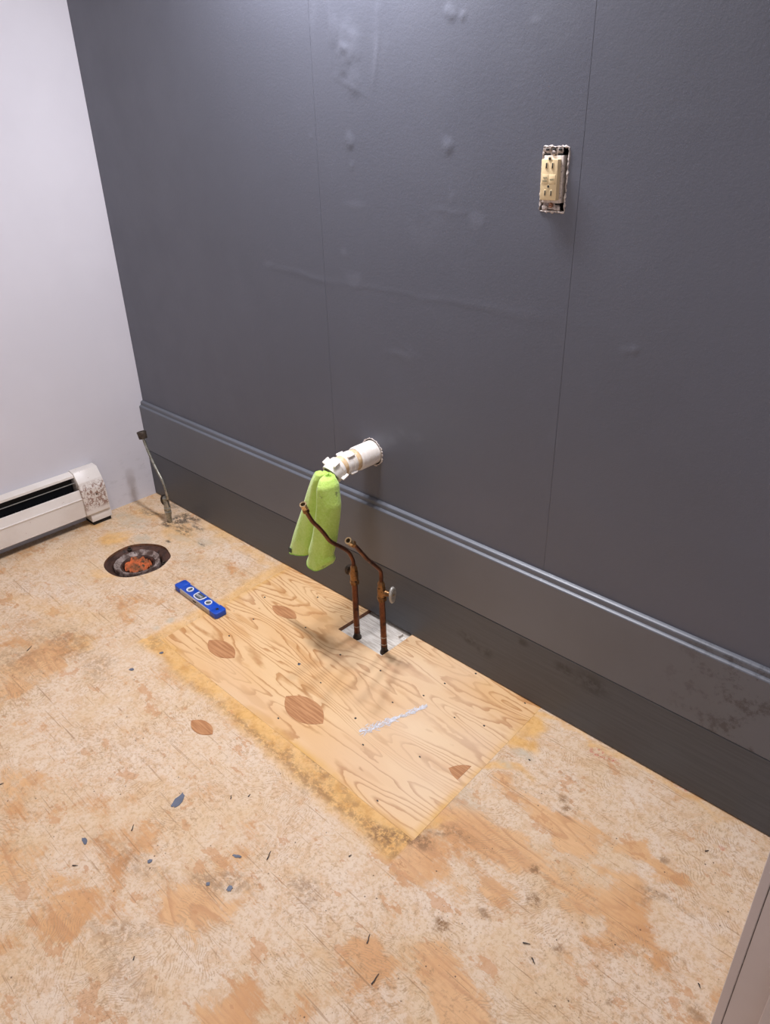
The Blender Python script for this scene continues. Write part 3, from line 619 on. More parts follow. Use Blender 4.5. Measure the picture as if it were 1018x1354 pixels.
# ------------------------------------------------------------------ other walls, ceiling, doorway
struct(bmo('wall_left', box_bm(-.06, 0, -1.9, .09, -.03, 2.42), WWALL))
struct(bmo('ceiling', box_bm(-.06, 3.6, -1.9, .12, 2.40, 2.46), CEIL))
struct(bmo('wall_front', box_bm(-.06, 3.6, -1.96, -1.9, -.03, 2.42), OTHERW))
XR = 2.3795; JY = -.5
wr = struct(bmo('wall_right', box_bm(XR, XR + .115, JY + .012, .03, 0, 2.4), OTHERW))
bmo('wall_header', box_bm(XR, XR + .115, -1.9, JY + .012, 2.08, 2.4), OTHERW, wr); bmo('wall_return', box_bm(XR, XR + .115, -1.9, -1.36, 0, 2.08), OTHERW, wr)
tr = struct(bmo('trim_1', box_bm(XR - .0115, XR, JY, JY + .06, 0.003, 2.08, .0012), GREYP))
bmo('jamb_board', box_bm(XR + .0012, XR + .115, JY + .0006, JY + .012, 0.003, 2.07, .0005), GREYP, tr)
bmo('caulk_line', box_bm(XR - .0008, XR + .0018, JY + .0012, JY + .004, 0.003, 2.07), GREYPD, tr)
bmo('door_stop', box_bm(XR + .040, XR + .075, JY - .010, JY + .0005, 0.003, 2.07, .001), GREYP, tr)

# vanity lamp bar high on the painted wall (above the frame)
vt = empty('vanity_light', (1.22, .03, 1.96), 'three-bulb vanity light bar mounted high on the dark grey wall', 'lamp')
local(bmo('backplate', box_bm(.84, 1.50, .0, .032, 2.00, 2.08, .004), NICKEL, vt))
for p in BULBS: local(bmo('socket', lathe(bmesh.new(), (p[0], -.0, 2.03), (0, -1, -.05), [(0, .02), (.05, .02), (.06, .03), (.105, .034), (.11, .02)], 20), NICKEL, vt))
ct = empty('added_fill_lamp', (1.25, -1.0, 2.4), 'round fill lamp added out of view under the ceiling', 'lamp')  # body of the added fill lamp, never in view
local(bmo('housing', lathe(bmesh.new(), (1.25, -1.0, 2.4), (0, 0, -1), [(0, .17), (.05, .17), (.055, .165)], 32), CEIL, ct))

# ------------------------------------------------------------------ pipe hole rim and drain pipe
def ragged(name, cx, cz, r0, r1, y, mat, parent, n=60, j=.006, ell=1.0):
    V = []; Fc = []
    for i in range(n):
        a = 2 * math.pi * i / n; ra = r0 * (1 + random.uniform(-.02, .02)); rb = r1 + random.uniform(-j, j)
        for r_, yy in ((ra, y + .004), (ra, y - .0010), (rb * .5 + ra * .5, y - .0016 * random.uniform(.4, 1.4)), (max(rb, ra + .001), y + .0004)): V.append((cx + math.cos(a) * r_, yy, cz + math.sin(a) * r_))
    for i in range(n):
        for k in range(3):
            a0 = i * 4 + k; b0 = ((i + 1) % n) * 4 + k; Fc.append((a0, b0, b0 + 1, a0 + 1))
    return pyo(name, V, Fc, mat, parent)
YW = WY + float(bow(PIPE[0]))
ragged('chipped_hole_rim', PIPE[0], PIPE[1], .0352, .0385, YW, PLASTER, wall_back, 70, .0022)
bmo('hole_backing', lathe(bmesh.new(), (PIPE[0], YW + .02, PIPE[1]), (0, 1, 0), [(0, .05), (.002, .05)], 30), BLACK, wall_back)
def along(pts, segs=None): return [Vector(p) for p in pts]
AX = crom([(PIPE[0], YW + .015, PIPE[1]), (PIPE[0], -.02, PIPE[1]), (PIPE[0], -.066, PIPE[1]), (PIPE[0], -.094, PIPE[1] - .003), (PIPE[0] - .001, -.118, PIPE[1] - .015), (PIPE[0] - .002, -.140, PIPE[1] - .034)], 12)
cum = [0]
for a, b in zip(AX, AX[1:]): cum.append(cum[-1] + (b - a).length)
TOT = cum[-1]
def axp(s):
    s = max(0, min(TOT, s))
    for i in range(len(AX) - 1):
        if cum[i + 1] >= s: t = (s - cum[i]) / (cum[i + 1] - cum[i]); return AX[i].lerp(AX[i + 1], t)
    return AX[-1]
def sleeve(name, s0, s1, prof, mat, parent, lugs=0, lugw=.35, lugh=.006, n=36, bore=None):
    """band round the bent pipe axis from s0 to s1; prof = [(0..1, radius)]"""
    bm = bmesh.new(); rings = []
    for t, r in prof:
        s = s0 + (s1 - s0) * t; c = axp(s); d = (axp(s + .004) - axp(s - .004)).normalized(); u = Vector((1, 0, 0)); v = d.cross(u).normalized(); u = v.cross(d).normalized()
        rings.append([bm.verts.new(c + (u * math.cos(2 * math.pi * k / n) + v * math.sin(2 * math.pi * k / n)) * r) for k in range(n)])
    for a, b in zip(rings, rings[1:]):
        for i in range(n): bm.faces.new((a[i], a[(i + 1) % n], b[(i + 1) % n], b[i]))
    if bore:
        c = axp(s1); d = (axp(s1) - axp(s1 - .004)).normalized(); u = Vector((1, 0, 0)); v = d.cross(u).normalized(); u = v.cross(d).normalized()
        r2 = [bm.verts.new(c + (u * math.cos(2 * math.pi * k / n) + v * math.sin(2 * math.pi * k / n)) * bore) for k in range(n)]
        r3 = [bm.verts.new(c - d * .02 + (u * math.cos(2 * math.pi * k / n) + v * math.sin(2 * math.pi * k / n)) * bore) for k in range(n)]
        for a, b in ((rings[-1], r2), (r2, r3)):
            for i in range(n): bm.faces.new((a[i], a[(i + 1) % n], b[(i + 1) % n], b[i]))
        bm.faces.new(r3)
    for L in range(lugs):
        ang = 2 * math.pi * L / lugs + .95; sm = (s0 + s1) / 2; c = axp(sm); d = (axp(sm + .004) - axp(sm - .004)).normalized(); u = Vector((1, 0, 0)); v = d.cross(u).normalized(); rr_ = max(r for _, r in prof)
        rad = u * math.cos(ang) + v * math.sin(ang); tan = d.cross(rad)
        b2 = box_bm(-.5, .5, -.5, .5, -.5, .5, .12, 2); M_ = Matrix.Translation(c + rad * (rr_ + lugh * .2)) @ Matrix((rad, tan, d)).transposed().to_4x4() @ Matrix.Diagonal((lugh * 1.5, .005, abs(s1 - s0) * .7, 1))
        b2.transform(M_); me = bpy.data.meshes.new('t'); b2.to_mesh(me); b2.free(); bm.from_mesh(me); bpy.data.meshes.remove(me)
    return local(bmo(name, bm, mat, parent, smooth=35))
dp = empty('drain_pipe', (PIPE[0], YW, PIPE[1]), 'white plastic drain pipe stub with slip nuts sticking out of the dark wall', 'pipe')
sleeve('wall_sleeve', .0, .078, [(0, .0318), (.93, .0318), (.97, .0310), (1, .0285)], PVC, dp)
sleeve('cream_collar', .075, .094, [(0, .0272), (.5, .0280), (1, .0268)], CREAM, dp)
sleeve('slip_nut', .091, .122, [(0, .0262), (.04, .0288), (.35, .0290), (.4, .0276), (.8, .0280), (.85, .0262), (1, .0255)], PVC, dp, 4, lugh=.006)
sleeve('cream_collar', .119, .137, [(0, .0245), (.3, .0262), (.8, .0262), (1, .0240)], CREAM, dp)
sleeve('slip_nut', .134, .163, [(0, .0268), (.05, .0296), (.3, .0300), (.36, .0282), (.9, .0286), (1, .0275)], PVC, dp, 5, lugh=.008, bore=.022)

# ------------------------------------------------------------------ towel stuffed in the pipe
def towel_mat():
    m = Mat('lime_microfibre', 0.9, 0, 0.2); f = m.noise(170, 4, 0.7); g = m.noise(12, 3); c = m.mix(m.mr(g, .35, .65), (0.400, 0.620, 0.085), (0.490, 0.690, 0.135))
    c = m.mix(m.mr(f, .35, .7, 0, .5), c, (0.60, 0.78, 0.24)); x = m.xyz()
    st = m.ma('MULTIPLY', m.mr(m.noise(20, 4, .6, m.map(loc=(4, 0, 2))), .64, .68), m.mr(x[0], .0, .03)); c = m.mix(m.ma('MULTIPLY', st, .7), c, (0.10, 0.13, 0.05))
    m.col(c); m.bump(f, .9, .0022); m.b.inputs['Sheen Weight'].default_value = .35; m.b.inputs['Sheen Roughness'].default_value = .5; return m.m
TOW = towel_mat(); HEM = simple('green_hem_stitching', (0.22, 0.52, 0.06), .8, 0, .15, 200)
tw = empty('towel', (1.18, -.14, .50), 'lime green microfibre towel hanging from the white drain pipe', 'towel')
def towel():
    # rows by height: left x, right x of the outline; each row a folded strip (left layer, valley, front roll, back return)
    rows = [(.502, 1.172, 1.198), (.513, 1.165, 1.212), (.510, 1.156, 1.222), (.497, 1.147, 1.231), (.478, 1.136, 1.234), (.445, 1.120, 1.240), (.410, 1.105, 1.237), (.375, 1.090, 1.231), (.340, 1.074, 1.226), (.310, 1.061, 1.217), (.285, 1.052, 1.213), (.262, 1.044, 1.218), (.243, 1.036, 1.213), (.2225, 1.031, 1.205)]
    R_ = []
    zs = [r[0] for r in rows]; Xl = [r[1] for r in rows]; Xr = [r[2] for r in rows]; NR = 64; t_ = np.linspace(0, 1, NR) * (len(rows) - 1); i_ = np.arange(len(rows))
    z = np.interp(t_, i_, zs); xl = np.interp(t_, i_, Xl); xr = np.interp(t_, i_, Xr)
    sec = [(0.0, .002), (.12, -.006), (.30, -.010), (.44, -.004), (.535, .010), (.56, -.004), (.60, -.020), (.70, -.030), (.84, -.028), (.95, -.018), (1.0, .0), (.93, .012), (.75, .016), (.45, .018)]
    sp = crom([(a, b, 0) for a, b in sec], 6); NS = len(sp); V = []
    for k in range(NR):
        top = min(1, max(0, (t_[k]) / 3.2)); amp = (.25 + .75 * top)
        cy = -.128 - .018 * min(1, t_[k] / 2.0) if t_[k] < 2 else -.146 - .010 * min(1, (t_[k] - 2) / 8)
        for j, p in enumerate(sp):
            w_ = .0016 * math.sin(p.x * 14 + k * .07) * top + .0008 * math.sin(p.x * 31 - k * .15)
            a = p.x; x = xl[k] + (xr[k] - xl[k]) * a; zz = z[k]; dr = 0
            low = max(0, (t_[k] - 9) / 4)
            if p.y < -.012 or a > .56: zz -= 0.0 * low
            # front roll hangs rounded at its bottom, right of the valley
            if a > .54: zz += low * (.020 * (abs(a - .76) / .24) ** 2.2 + .024)
            else: zz += low * (.004 + .034 * a / .54)
            y = cy + p.y * amp * 1.15 + w_
            V.append((x, y, zz))
    Fc = [(k * NS + j, k * NS + j + 1, (k + 1) * NS + j + 1, (k + 1) * NS + j) for k in range(NR - 1) for j in range(NS - 1)]
    o = pyo('cloth', V, Fc, TOW, tw, smooth=True); local(o)
    md = o.modifiers.new('thickness', 'SOLIDIFY'); md.thickness = .0032; md.offset = 0
    sb = o.modifiers.new('sub', 'SUBSURF'); sb.levels = 1; sb.render_levels = 1
    bm = bmesh.new(); tube(bm, [Vector(V[(NR - 1) * NS + j]) for j in range(0, NS - 8)], .0021, 8); local(bmo('hem', bm, HEM, tw, 60))
    # corner at the lower left: care tag
    p = Vector(V[(NR - 5) * NS + 2]); bm = box_bm(p.x + .001, p.x + .012, p.y - .0085, p.y - .0060, p.z - .004, p.z + .010, .0004); local(bmo('care_tag', bm, simple('dark_tag', (.03, .05, .04), .6, 0, .8, 500), tw))
    # scuffs
    return o
towel()
bm = bmesh.new(); lathe(bm, (PIPE[0] - .002, -.118, PIPE[1] - .013), (0, -.78, -.62), [(0, .020), (.020, .0215), (.030, .019), (.037, .010)], 22); local(bmo('stuffed_end', bm, TOW, tw, 60))

# ------------------------------------------------------------------ copper supplies
def supply(name, label, base_p, top_p, tubepts, hand_dir, hand_mat, oval, hot):
    t = empty(name, base_p, label, 'pipe', 'copper water supply pipes'); B = Vector(base_p); T = Vector(top_p); d = (T - B); H = d.length; dn = d.normalized(); r = .0082
    f = lambda s: B + dn * s
    local(bmo('pipe_stub', lathe(bmesh.new(), B, dn, [(0, r), (H - .055, r)], 24), COPPER, t, 40))
    local(bmo('black_base_collar', lathe(bmesh.new(), B, dn, [(0, .0125), (.006, .0118), (.012, .0092), (.022 if hot else .028, .0090)], 20), DARKM, t, 50))
    for s in (.045, ) if hot else (.034, .060): local(bmo('solder_ring', lathe(bmesh.new(), f(s), dn, [(0, r), (.0008, .0089), (.0026, .0089), (.0034, r)], 24), SOLDER, t, 50))
    v = H - .055
    local(bmo('lower_compression_nut', lathe(bmesh.new(), f(v - .010), dn, [(0, .0100), (.002, .0128), (.013, .0130), (.015, .0115)], 24, flats=6), BRASS, t, 30))
    local(bmo('valve_body', lathe(bmesh.new(), f(v + .004), dn, [(0, .0100), (.003, .0108), (.030, .0108), (.034, .0085), (.040, .0082)], 24), BRASS, t, 40))
    local(bmo('upper_compression_nut', lathe(bmesh.new(), f(v + .036), dn, [(0, .0078), (.001, .0098), (.012, .0098), (.016, .0075), (.019, .0062)], 24, flats=6), BRASS, t, 30))
    hd = Vector(hand_dir).normalized(); c = f(v + .018)
    st = local(bmo('valve_stem', lathe(bmesh.new(), c, hd, [(0, .0085), (.016, .0085), (.018, .0072), (.024, .0072), (.025, .004), (.034, .004)], 18), BRASS, t, 40))
    hb = bmesh.new(); lathe(hb, c + hd * .026, hd, [(0, .006), (.001, oval[0] * .72), (.003, oval[0] * .94), (.006, oval[0]), (.009, oval[0] * .94), (.0105, oval[0] * .72), (.0085, oval[0] * .35), (.0085, .004)], 36, squash=oval[1], up=(0, 0, 1))
    h = local(bmo('valve_handle', hb, hand_mat, t, 50))
    if hand_mat is HANDLEW: h['label'] = 'whitish grey oval valve handle'
    local(bmo('handle_screw', lathe(bmesh.new(), c + hd * .034, hd, [(0, .0034), (.002, .0030), (.0026, .0015)], 14), BRIGHT, h, 50))
    pts = crom([tuple(T + dn * 0.0 - dn * .004)] + tubepts, 8); bm = tube(bmesh.new(), pts, .0052, 16); local(bmo('riser_tube', bm, COPPER, t, 60))
    e = pts[-1]; dd = (pts[-1] - pts[-5]).normalized()
    local(bmo('end_nut', lathe(bmesh.new(), e - dd * .012, dd, [(0, .0060), (.001, .0088), (.009, .0090), (.011, .0078)], 24, flats=6), BRASS, t, 30))
    local(bmo('open_brass_end', lathe(bmesh.new(), e - dd * .001, dd, [(0, .0070), (.004, .0076), (.013, .0078), (.0155, .0086), (.0165, .0086), (.0165, .0056), (.004, .0052)], 28), BRIGHT, t, 40))
    local(bmo('bore', lathe(bmesh.new(), e + dd * .003, dd, [(0, .0052), (.0035, .0052)], 20), BLACK, t))
    return t
supply('water_supply_pipe', 'copper pipe with dark valve wheel on its left, its riser crossing the green towel', (1.214, -.086, -.012), (1.235, -.105, .250),
       [(1.235, -.107, .266), (1.235, -.119, .294), (1.236, -.140, .318), (1.238, -.166, .342), (1.240, -.186, .363), (1.243, -.203, .390), (1.246, -.222, .418), (1.249, -.242, .444), (1.252, -.258, .474), (1.2535, -.265, .490)], (-1, .35, .02), DARKM, (.0155, .85), True)
supply('water_supply_pipe', 'copper pipe with whitish oval valve handle on its right, at the cut-out corner', (1.3165, -.082, -.012), (1.334, -.104, .243),
       [(1.335, -.104, .262), (1.336, -.108, .278), (1.339, -.122, .296), (1.344, -.142, .319), (1.350, -.166, .347), (1.354, -.190, .380), (1.357, -.206, .402), (1.359, -.222, .420)], (1, .28, .02), HANDLEW, (.0245, .62), False)

# little pale wedge lying by the cut-out
o = bmo('wood_chip', box_bm(1.301, 1.306, -.010, .006, -.011, -.003, .0008), simple('pale_chip', (.6, .55, .48), .6)); tag(o, 'small pale chip in the pipe cut-out against the baseboard', 'wood chip')

# ------------------------------------------------------------------ toilet supply valve by the corner
ts = empty('toilet_supply_valve', (.243, -.088, 0), 'dull nickel supply valve with thin bent tube rising by the corner of the walls', 'valve')
TB = Vector((.243, -.088, 0)); dn = Vector((0.005, 0, 1)).normalized()
local(bmo('pipe_stub', lathe(bmesh.new(), TB, dn, [(0, .0095), (.035, .0095)], 20), NICKEL, ts, 40))
local(bmo('compression_nut', lathe(bmesh.new(), TB + dn * .030, dn, [(0, .010), (.002, .0135), (.014, .0137), (.017, .0115), (.020, .0135), (.030, .0135), (.032, .010)], 24, flats=6), NICKEL, ts, 30))
local(bmo('valve_body', lathe(bmesh.new(), TB + dn * .060, dn, [(0, .0105), (.028, .0105), (.032, .0085)], 20), NICKEL, ts, 40))
local(bmo('upper_nut', lathe(bmesh.new(), TB + dn * .088, dn, [(0, .0105), (.001, .0125), (.010, .0125), (.016, .008)], 24, flats=6), NICKEL, ts, 30))
hd = Vector((-1, .25, .05)).normalized(); c = TB + dn * .078
local(bmo('valve_stem', lathe(bmesh.new(), c, hd, [(0, .008), (.014, .008), (.015, .005), (.024, .005)], 16), NICKEL, ts, 40))
h = local(bmo('valve_handle', lathe(bmesh.new(), c + hd * .020, hd, [(0, .006), (.001, .016), (.004, .0215), (.008, .0215), (.010, .016), (.008, .006)], 30, squash=.6, up=(0, 0, 1)), DARKM, ts, 50)); h['label'] = 'blackened oval valve handle'
tp = []
for (u, v) in [(221.8, 660), (221.2, 655), (219, 647), (215, 636), (208, 622.5), (201.3, 608.8), (194, 592), (188.9, 578)]: x, z = wl(u, v, -.088); tp.append((x, -.088, z))
pts = crom(tp, 8); local(bmo('flexible_tube', tube(bmesh.new(), pts, .0050, 14), NICKEL, ts, 60))
dd = (pts[-1] - pts[-6]).normalized()
dd = Vector((dd.x * .7, 0, 1)).normalized()
local(bmo('coupling_nut', lathe(bmesh.new(), pts[-1] - dd * .006, dd, [(0, .006), (.001, .0145), (.016, .0155), (.0245, .0165), (.0265, .0155), (.0265, .0118), (.008, .0110)], 28), DARKM, ts, 40))
local(bmo('nut_cavity', lathe(bmesh.new(), pts[-1] + dd * .003, dd, [(0, .0112), (.004, .0112)], 20), BLACK, ts))

# ------------------------------------------------------------------ baseboard heater
ht = empty('baseboard_heater', (.03, -.60, .02), 'off-white metal baseboard heater with open slot along the pale wall', 'heater')
def prof_y(name, prof, y0, y1, mat, parent, bev=0.0):
    bm = bmesh.new(); a = [bm.verts.new((x, y0, z)) for x, z in prof]; b = [bm.verts.new((x, y1, z)) for x, z in prof]; n = len(prof)
    for i in range(n): bm.faces.new((a[i], a[(i + 1) % n], b[(i + 1) % n], b[i]))
    bm.faces.new(a[::-1]); bm.faces.new(b)
    if bev: bmesh.ops.bevel(bm, geom=bm.edges[:], offset=bev, segments=2, affect='EDGES', profile=.5)
    return local(bmo(name, bm, mat, parent, 30))
Y0, Y1, YC = -1.85, -.300, -.218
def shell(pts, th):
    """thin sheet outline from an open polyline (x, z)"""
    out = []; P = [Vector((p[0], p[1])) for p in pts]
    for i, p in enumerate(P):
        d = (P[min(i + 1, len(P) - 1)] - P[max(i - 1, 0)]).normalized(); out.append(p + Vector((d.y, -d.x)) * th)
    return [tuple(p) for p in P] + [tuple(p) for p in out[::-1]]
prof_y('back_panel', [(.0006, .03), (.004, .03), (.004, .199), (.0006, .199)], Y0, Y1, FIN, ht)
prof_y('top_hood', shell([(.0006, .2035), (.024, .2010), (.0315, .1975), (.0325, .1895)], .0015), Y0, Y1, HEAT, ht)
prof_y('damper_vane', shell([(.031, .1715), (.0365, .1722)], .0016), Y0, Y1, DAMP, ht)
prof_y('front_cover', shell([(.0470, .1350), (.0500, .1475), (.0530, .1465), (.0610, .1185), (.0640, .1172), (.0640, .1145), (.0618, .1125), (.0605, .0460), (.0560, .0430)], .0016), Y0, Y1, HEAT, ht)
prof_y('dark_inner_tray', [(.006, .06), (.050, .055), (.050, .058), (.006, .064)], Y0, Y1, FIN, ht)
bm = bmesh.new()
for i in range(150): box_bm(.010, .044, Y0 + .02 + i * .0101, Y0 + .0206 + i * .0101, .075, .135, bm=bm)
o = local(bmo('heating_fins', bm, FIN, ht)); o['kind'] = 'stuff'
local(bmo('element_tube', lathe(bmesh.new(), (.027, Y0, .105), (0, 1, 0), [(0, .011), (Y1 - Y0, .011)], 14), COPPER, ht, 60))
capf = [(.0006, .2085), (.0325, .2065), (.0560, .1720), (.0690, .1430), (.0705, .0520), (.0660, .0470), (.0006, .0470)]
o = prof_y('end_cap', capf, Y1 - .006, YC, HEATR, ht, .0012); o['label'] = 'rust-speckled end cap'
prof_y('end_cap_foot', [(.0006, .0480), (.0625, .0480), (.0645, .0160), (.0006, .0160)], Y1 + .010, YC + .004, HEAT, ht, .0008)
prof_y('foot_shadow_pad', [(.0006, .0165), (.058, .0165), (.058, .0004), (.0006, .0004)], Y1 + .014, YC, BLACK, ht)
bm = bmesh.new(); lathe(bm, (.0705, -.256, .120), (1, 0, 0), [(0, .003), (.001, .0028), (.0014, .001)], 12); local(bmo('cover_screw', bm, DARKM, ht))

# ------------------------------------------------------------------ toilet flange in its round hole
fg = empty('toilet_flange', (FLG[0], FLG[1], -.02), 'rusty round toilet flange sunk in the floor, plugged with an orange rag', 'toilet flange')
def ringmesh(prof, mat, name, n=72, wob=0.0, cx=FLG[0], cy=FLG[1], wseed=0, closed=True):
    rs = random.Random(wseed); V = []; Fc = []; m_ = len(prof)
    ph = [rs.uniform(0, 6.28) for _ in range(6)]
    for i in range(n):
        a = 2 * math.pi * i / n
        for (r, z) in prof:
            wv = wob * (math.sin(a * 3 + ph[0]) + .7 * math.sin(a * 7 + ph[1]) + .5 * math.sin(a * 13 + ph[2]) + rs.uniform(-.5, .5)); V.append((cx + math.cos(a) * (r + wv), cy + math.sin(a) * (r + wv), z + wv * .8))
    for i in range(n):
        for k in range(m_ if closed else m_ - 1): a0 = i * m_ + k; a1 = i * m_ + (k + 1) % m_; b0 = ((i + 1) % n) * m_ + k; b1 = ((i + 1) % n) * m_ + (k + 1) % m_; Fc.append((a0, b0, b1, a1))
    o = pyo(name, V, Fc, mat, fg, smooth=True); bm = bmesh.new(); bm.from_mesh(o.data); bmesh.ops.recalc_face_normals(bm, faces=bm.faces); bm.to_mesh(o.data); bm.free(); return local(o)
ringmesh([(.112, -.006), (.104, -.007), (.093, -.0105), (.090, -.0135), (.086, -.0135), (.079, -.019), (.073, -.030), (.112, -.030)], IRON, 'flange_plate', wob=.0004)
ringmesh([(.0745, -.026), (.0745, -.010), (.0720, -.0060), (.0685, -.0065), (.066, -.0125), (.060, -.0150), (.054, -.0200), (.050, -.028), (.050, -.038), (.0745, -.038)], LEAD, 'lead_rim', wob=.0012, wseed=3)
ringmesh([(.0560, -.044), (.0555, -.0170), (.0515, -.0170), (.0475, -.032), (.0475, -.044)], IRON, 'pipe_mouth', wob=.0006, wseed=5)
def rag():
    bm = bmesh.new(); bmesh.ops.create_icosphere(bm, subdivisions=5, radius=1)
    for v in bm.verts:
        a = math.atan2(v.co.y, v.co.x); r = math.hypot(v.co.x, v.co.y)
        n1 = float(fbm(np.array([v.co.x + 3]), np.array([v.co.y + 5]), 3.4, 3, 12)[0]) - .5; fold = abs(math.sin(v.co.x * 5.0 + v.co.y * 3.0 + n1 * 9)) ** .6
        v.co = Vector((FLG[0] + v.co.x * .046, FLG[1] + v.co.y * .044, -.031 + v.co.z * .010 + (n1 * .026 + fold * .010) * (v.co.z > -.2)))
    return local(bmo('orange_rag_plug', bm, ORANGE, fg, 180))
rag()
for k in range(2):
    a = (.62, 2.9)[k]; x, y = FLG[0] + math.cos(a) * .094, FLG[1] + math.sin(a) * .094
    local(bmo('closet_bolt', lathe(bmesh.new(), (x, y, -.009), (0, 0, 1), [(0, .008), (.003, .008), (.004, .0045), (.010, .0045)], 12), DARKM, fg, 30))

# ------------------------------------------------------------------ torpedo level
LC = np.array([[.635, -.311], [.633, -.275], [.860, -.276], [.864, -.319]])
a = Vector(((LC[0] + LC[1]) / 2).tolist()); b = Vector(((LC[2] + LC[3]) / 2).tolist()); ang = math.atan2(b.y - a.y, b.x - a.x); LL = (b - a).length; LW = .040; LH = .0180
lv = empty('torpedo_level', ((a.x + b.x) / 2, (a.y + b.y) / 2, .0012), 'small blue torpedo level lying flat on the plywood floor', 'level')
lv.rotation_euler = (0, 0, ang)
def lb(x0, x1, y0, y1, z0, z1, mat, name, bev=.0008, parent=None): return bmo(name, box_bm(x0, x1, y0, y1, z0, z1, bev), mat, parent or lv, 30)
h = LL / 2; wv = LW / 2
def plate_with_holes():
    # blue web with three round/rect windows: boolean-free ring strips
    bm = box_bm(-h + .006, h - .006, -wv + .003, wv - .003, .0055, LH - .0012, .0006); return bmo('body', bm, BLUE, lv, 30)
plate_with_holes()
bm = bmesh.new()
def endcap(s):
    pts = []
    for (x, y) in [(-h, -wv + .005), (-h + .005, -wv), (-h + .034, -wv), (-h + .030, -wv + .004), (-h + .030, wv - .004), (-h + .034, wv), (-h + .005, wv), (-h, wv - .005)]: pts.append((x * -s, y))
    b_ = bmesh.new(); vs = [b_.verts.new((x, y, LH)) for x, y in pts]; f = b_.faces.new(vs); r_ = bmesh.ops.extrude_face_region(b_, geom=[f])
    for g in r_['geom']:
        if isinstance(g, bmesh.types.BMVert): g.co.z = 0
    bmesh.ops.recalc_face_normals(b_, faces=b_.faces); bmesh.ops.bevel(b_, geom=b_.edges[:], offset=.0016, segments=2, affect='EDGES', profile=.5)
    return bmo('end_cap', b_, BLUE, lv, 40)
endcap(-1); e2 = endcap(1)
lb(h - .024, h - .015, -.004, .004, LH - .0004, LH + .0005, BLACK, 'hanging_hole', .0002)
lb(-h + .033, h - .033, -wv + .0002, -wv + .0035, .0004, LH - .0012, ALU, 'metal_rail', .0006)
lb(-h + .033, h - .033, wv - .0035, wv - .0002, .0004, LH - .0012, ALU, 'metal_rail', .0006)
lb(-.009, .009, -wv - .0003, -wv + .0006, LH * .35, LH * .62, BLACK, 'rail_slot', .0001)
def vial(x, rot, r):
    b_ = bmesh.new(); prof = [(r - .0032, LH - .0012), (r - .0032, LH + .0018), (r, LH + .0018), (r, LH - .0012)]; n = 32; rg = []
    for i in range(n): a_ = 2 * math.pi * i / n; rg.append([b_.verts.new((x + math.cos(a_) * q_, math.sin(a_) * q_ * .95, z)) for q_, z in prof])
    for i in range(n):
        for k in range(4): b_.faces.new((rg[i][k], rg[i][(k + 1) % 4], rg[(i + 1) % n][(k + 1) % 4], rg[(i + 1) % n][k]))
    ring = bmo('vial_ring', b_, WHITEP, lv, 30)
    b2 = bmesh.new(); lathe(b2, (x, 0, LH - .0011), (0, 0, 1), [(0, r - .002), (.0004, r - .002)], 24); bmo('vial_window', b2, CHROMEW, ring)
    b3 = bmesh.new(); d = Vector((math.cos(rot), math.sin(rot), 0)); lathe(b3, Vector((x, 0, LH - .0006)) - d * (r - .004), d, [(0, .0034), (2 * (r - .004), .0034)], 16); bmo('vial_tube', b3, VIAL, ring, 60)
vial(-.052, math.pi / 2, .0118); vial(.048, .75, .0118)
def centre_vial():
    b_ = bmesh.new()
    # white U-shaped holder, open towards the far rail
    pts = [Vector((-.019, .012, LH)), Vector((-.0195, 0, LH)), Vector((-.013, -.0115, LH)), Vector((.013, -.0115, LH)), Vector((.0195, 0, LH)), Vector((.019, .012, LH))]
    tube(b_, crom([tuple(p) for p in pts], 5), .0019, 8); holder = bmo('centre_vial_holder', b_, WHITEP, lv, 60)
    bmo('vial_window', box_bm(-.0165, .0165, -.009, .012, LH - .0014, LH - .0008), VIAL, holder)
    bmo('vial_tube', lathe(bmesh.new(), (-.014, 0, LH - .0004), (1, 0, 0), [(0, .0040), (.028, .0040)], 16), CHROMEW, holder, 60)
    bmo('vial_band', lathe(bmesh.new(), (-.004, 0, LH - .0004), (1, 0, 0), [(0, .0043), (.001, .0043)], 16), BLACK, holder, 60)
centre_vial()

# ------------------------------------------------------------------ wall receptacle in its raw opening
YO = WY + float(bow(1.66)); ox, oz = (OUT[0] + OUT[1]) / 2, (OUT[2] + OUT[3]) / 2
ot = empty('wall_outlet', (ox, YO, oz), 'almond wall outlet without cover plate in a ragged paint-chipped opening', 'outlet')
bm = bmesh.new(); box_bm(OUT[0] - .001, OUT[1] + .001, YO + .050, YO + .052, OUT[2] - .001, OUT[3] + .001, bm=bm)
for x0, x1, z0, z1 in ((OUT[0] - .001, OUT[0] + .001, OUT[2], OUT[3]), (OUT[1] - .001, OUT[1] + .001, OUT[2], OUT[3]), (OUT[0], OUT[1], OUT[2] - .001, OUT[2] + .001), (OUT[0], OUT[1], OUT[3] - .001, OUT[3] + .001)): box_bm(x0, x1, YO + .0015, YO + .051, z0, z1, bm=bm)
local(bmo('electrical_box', bm, DARKM, ot))
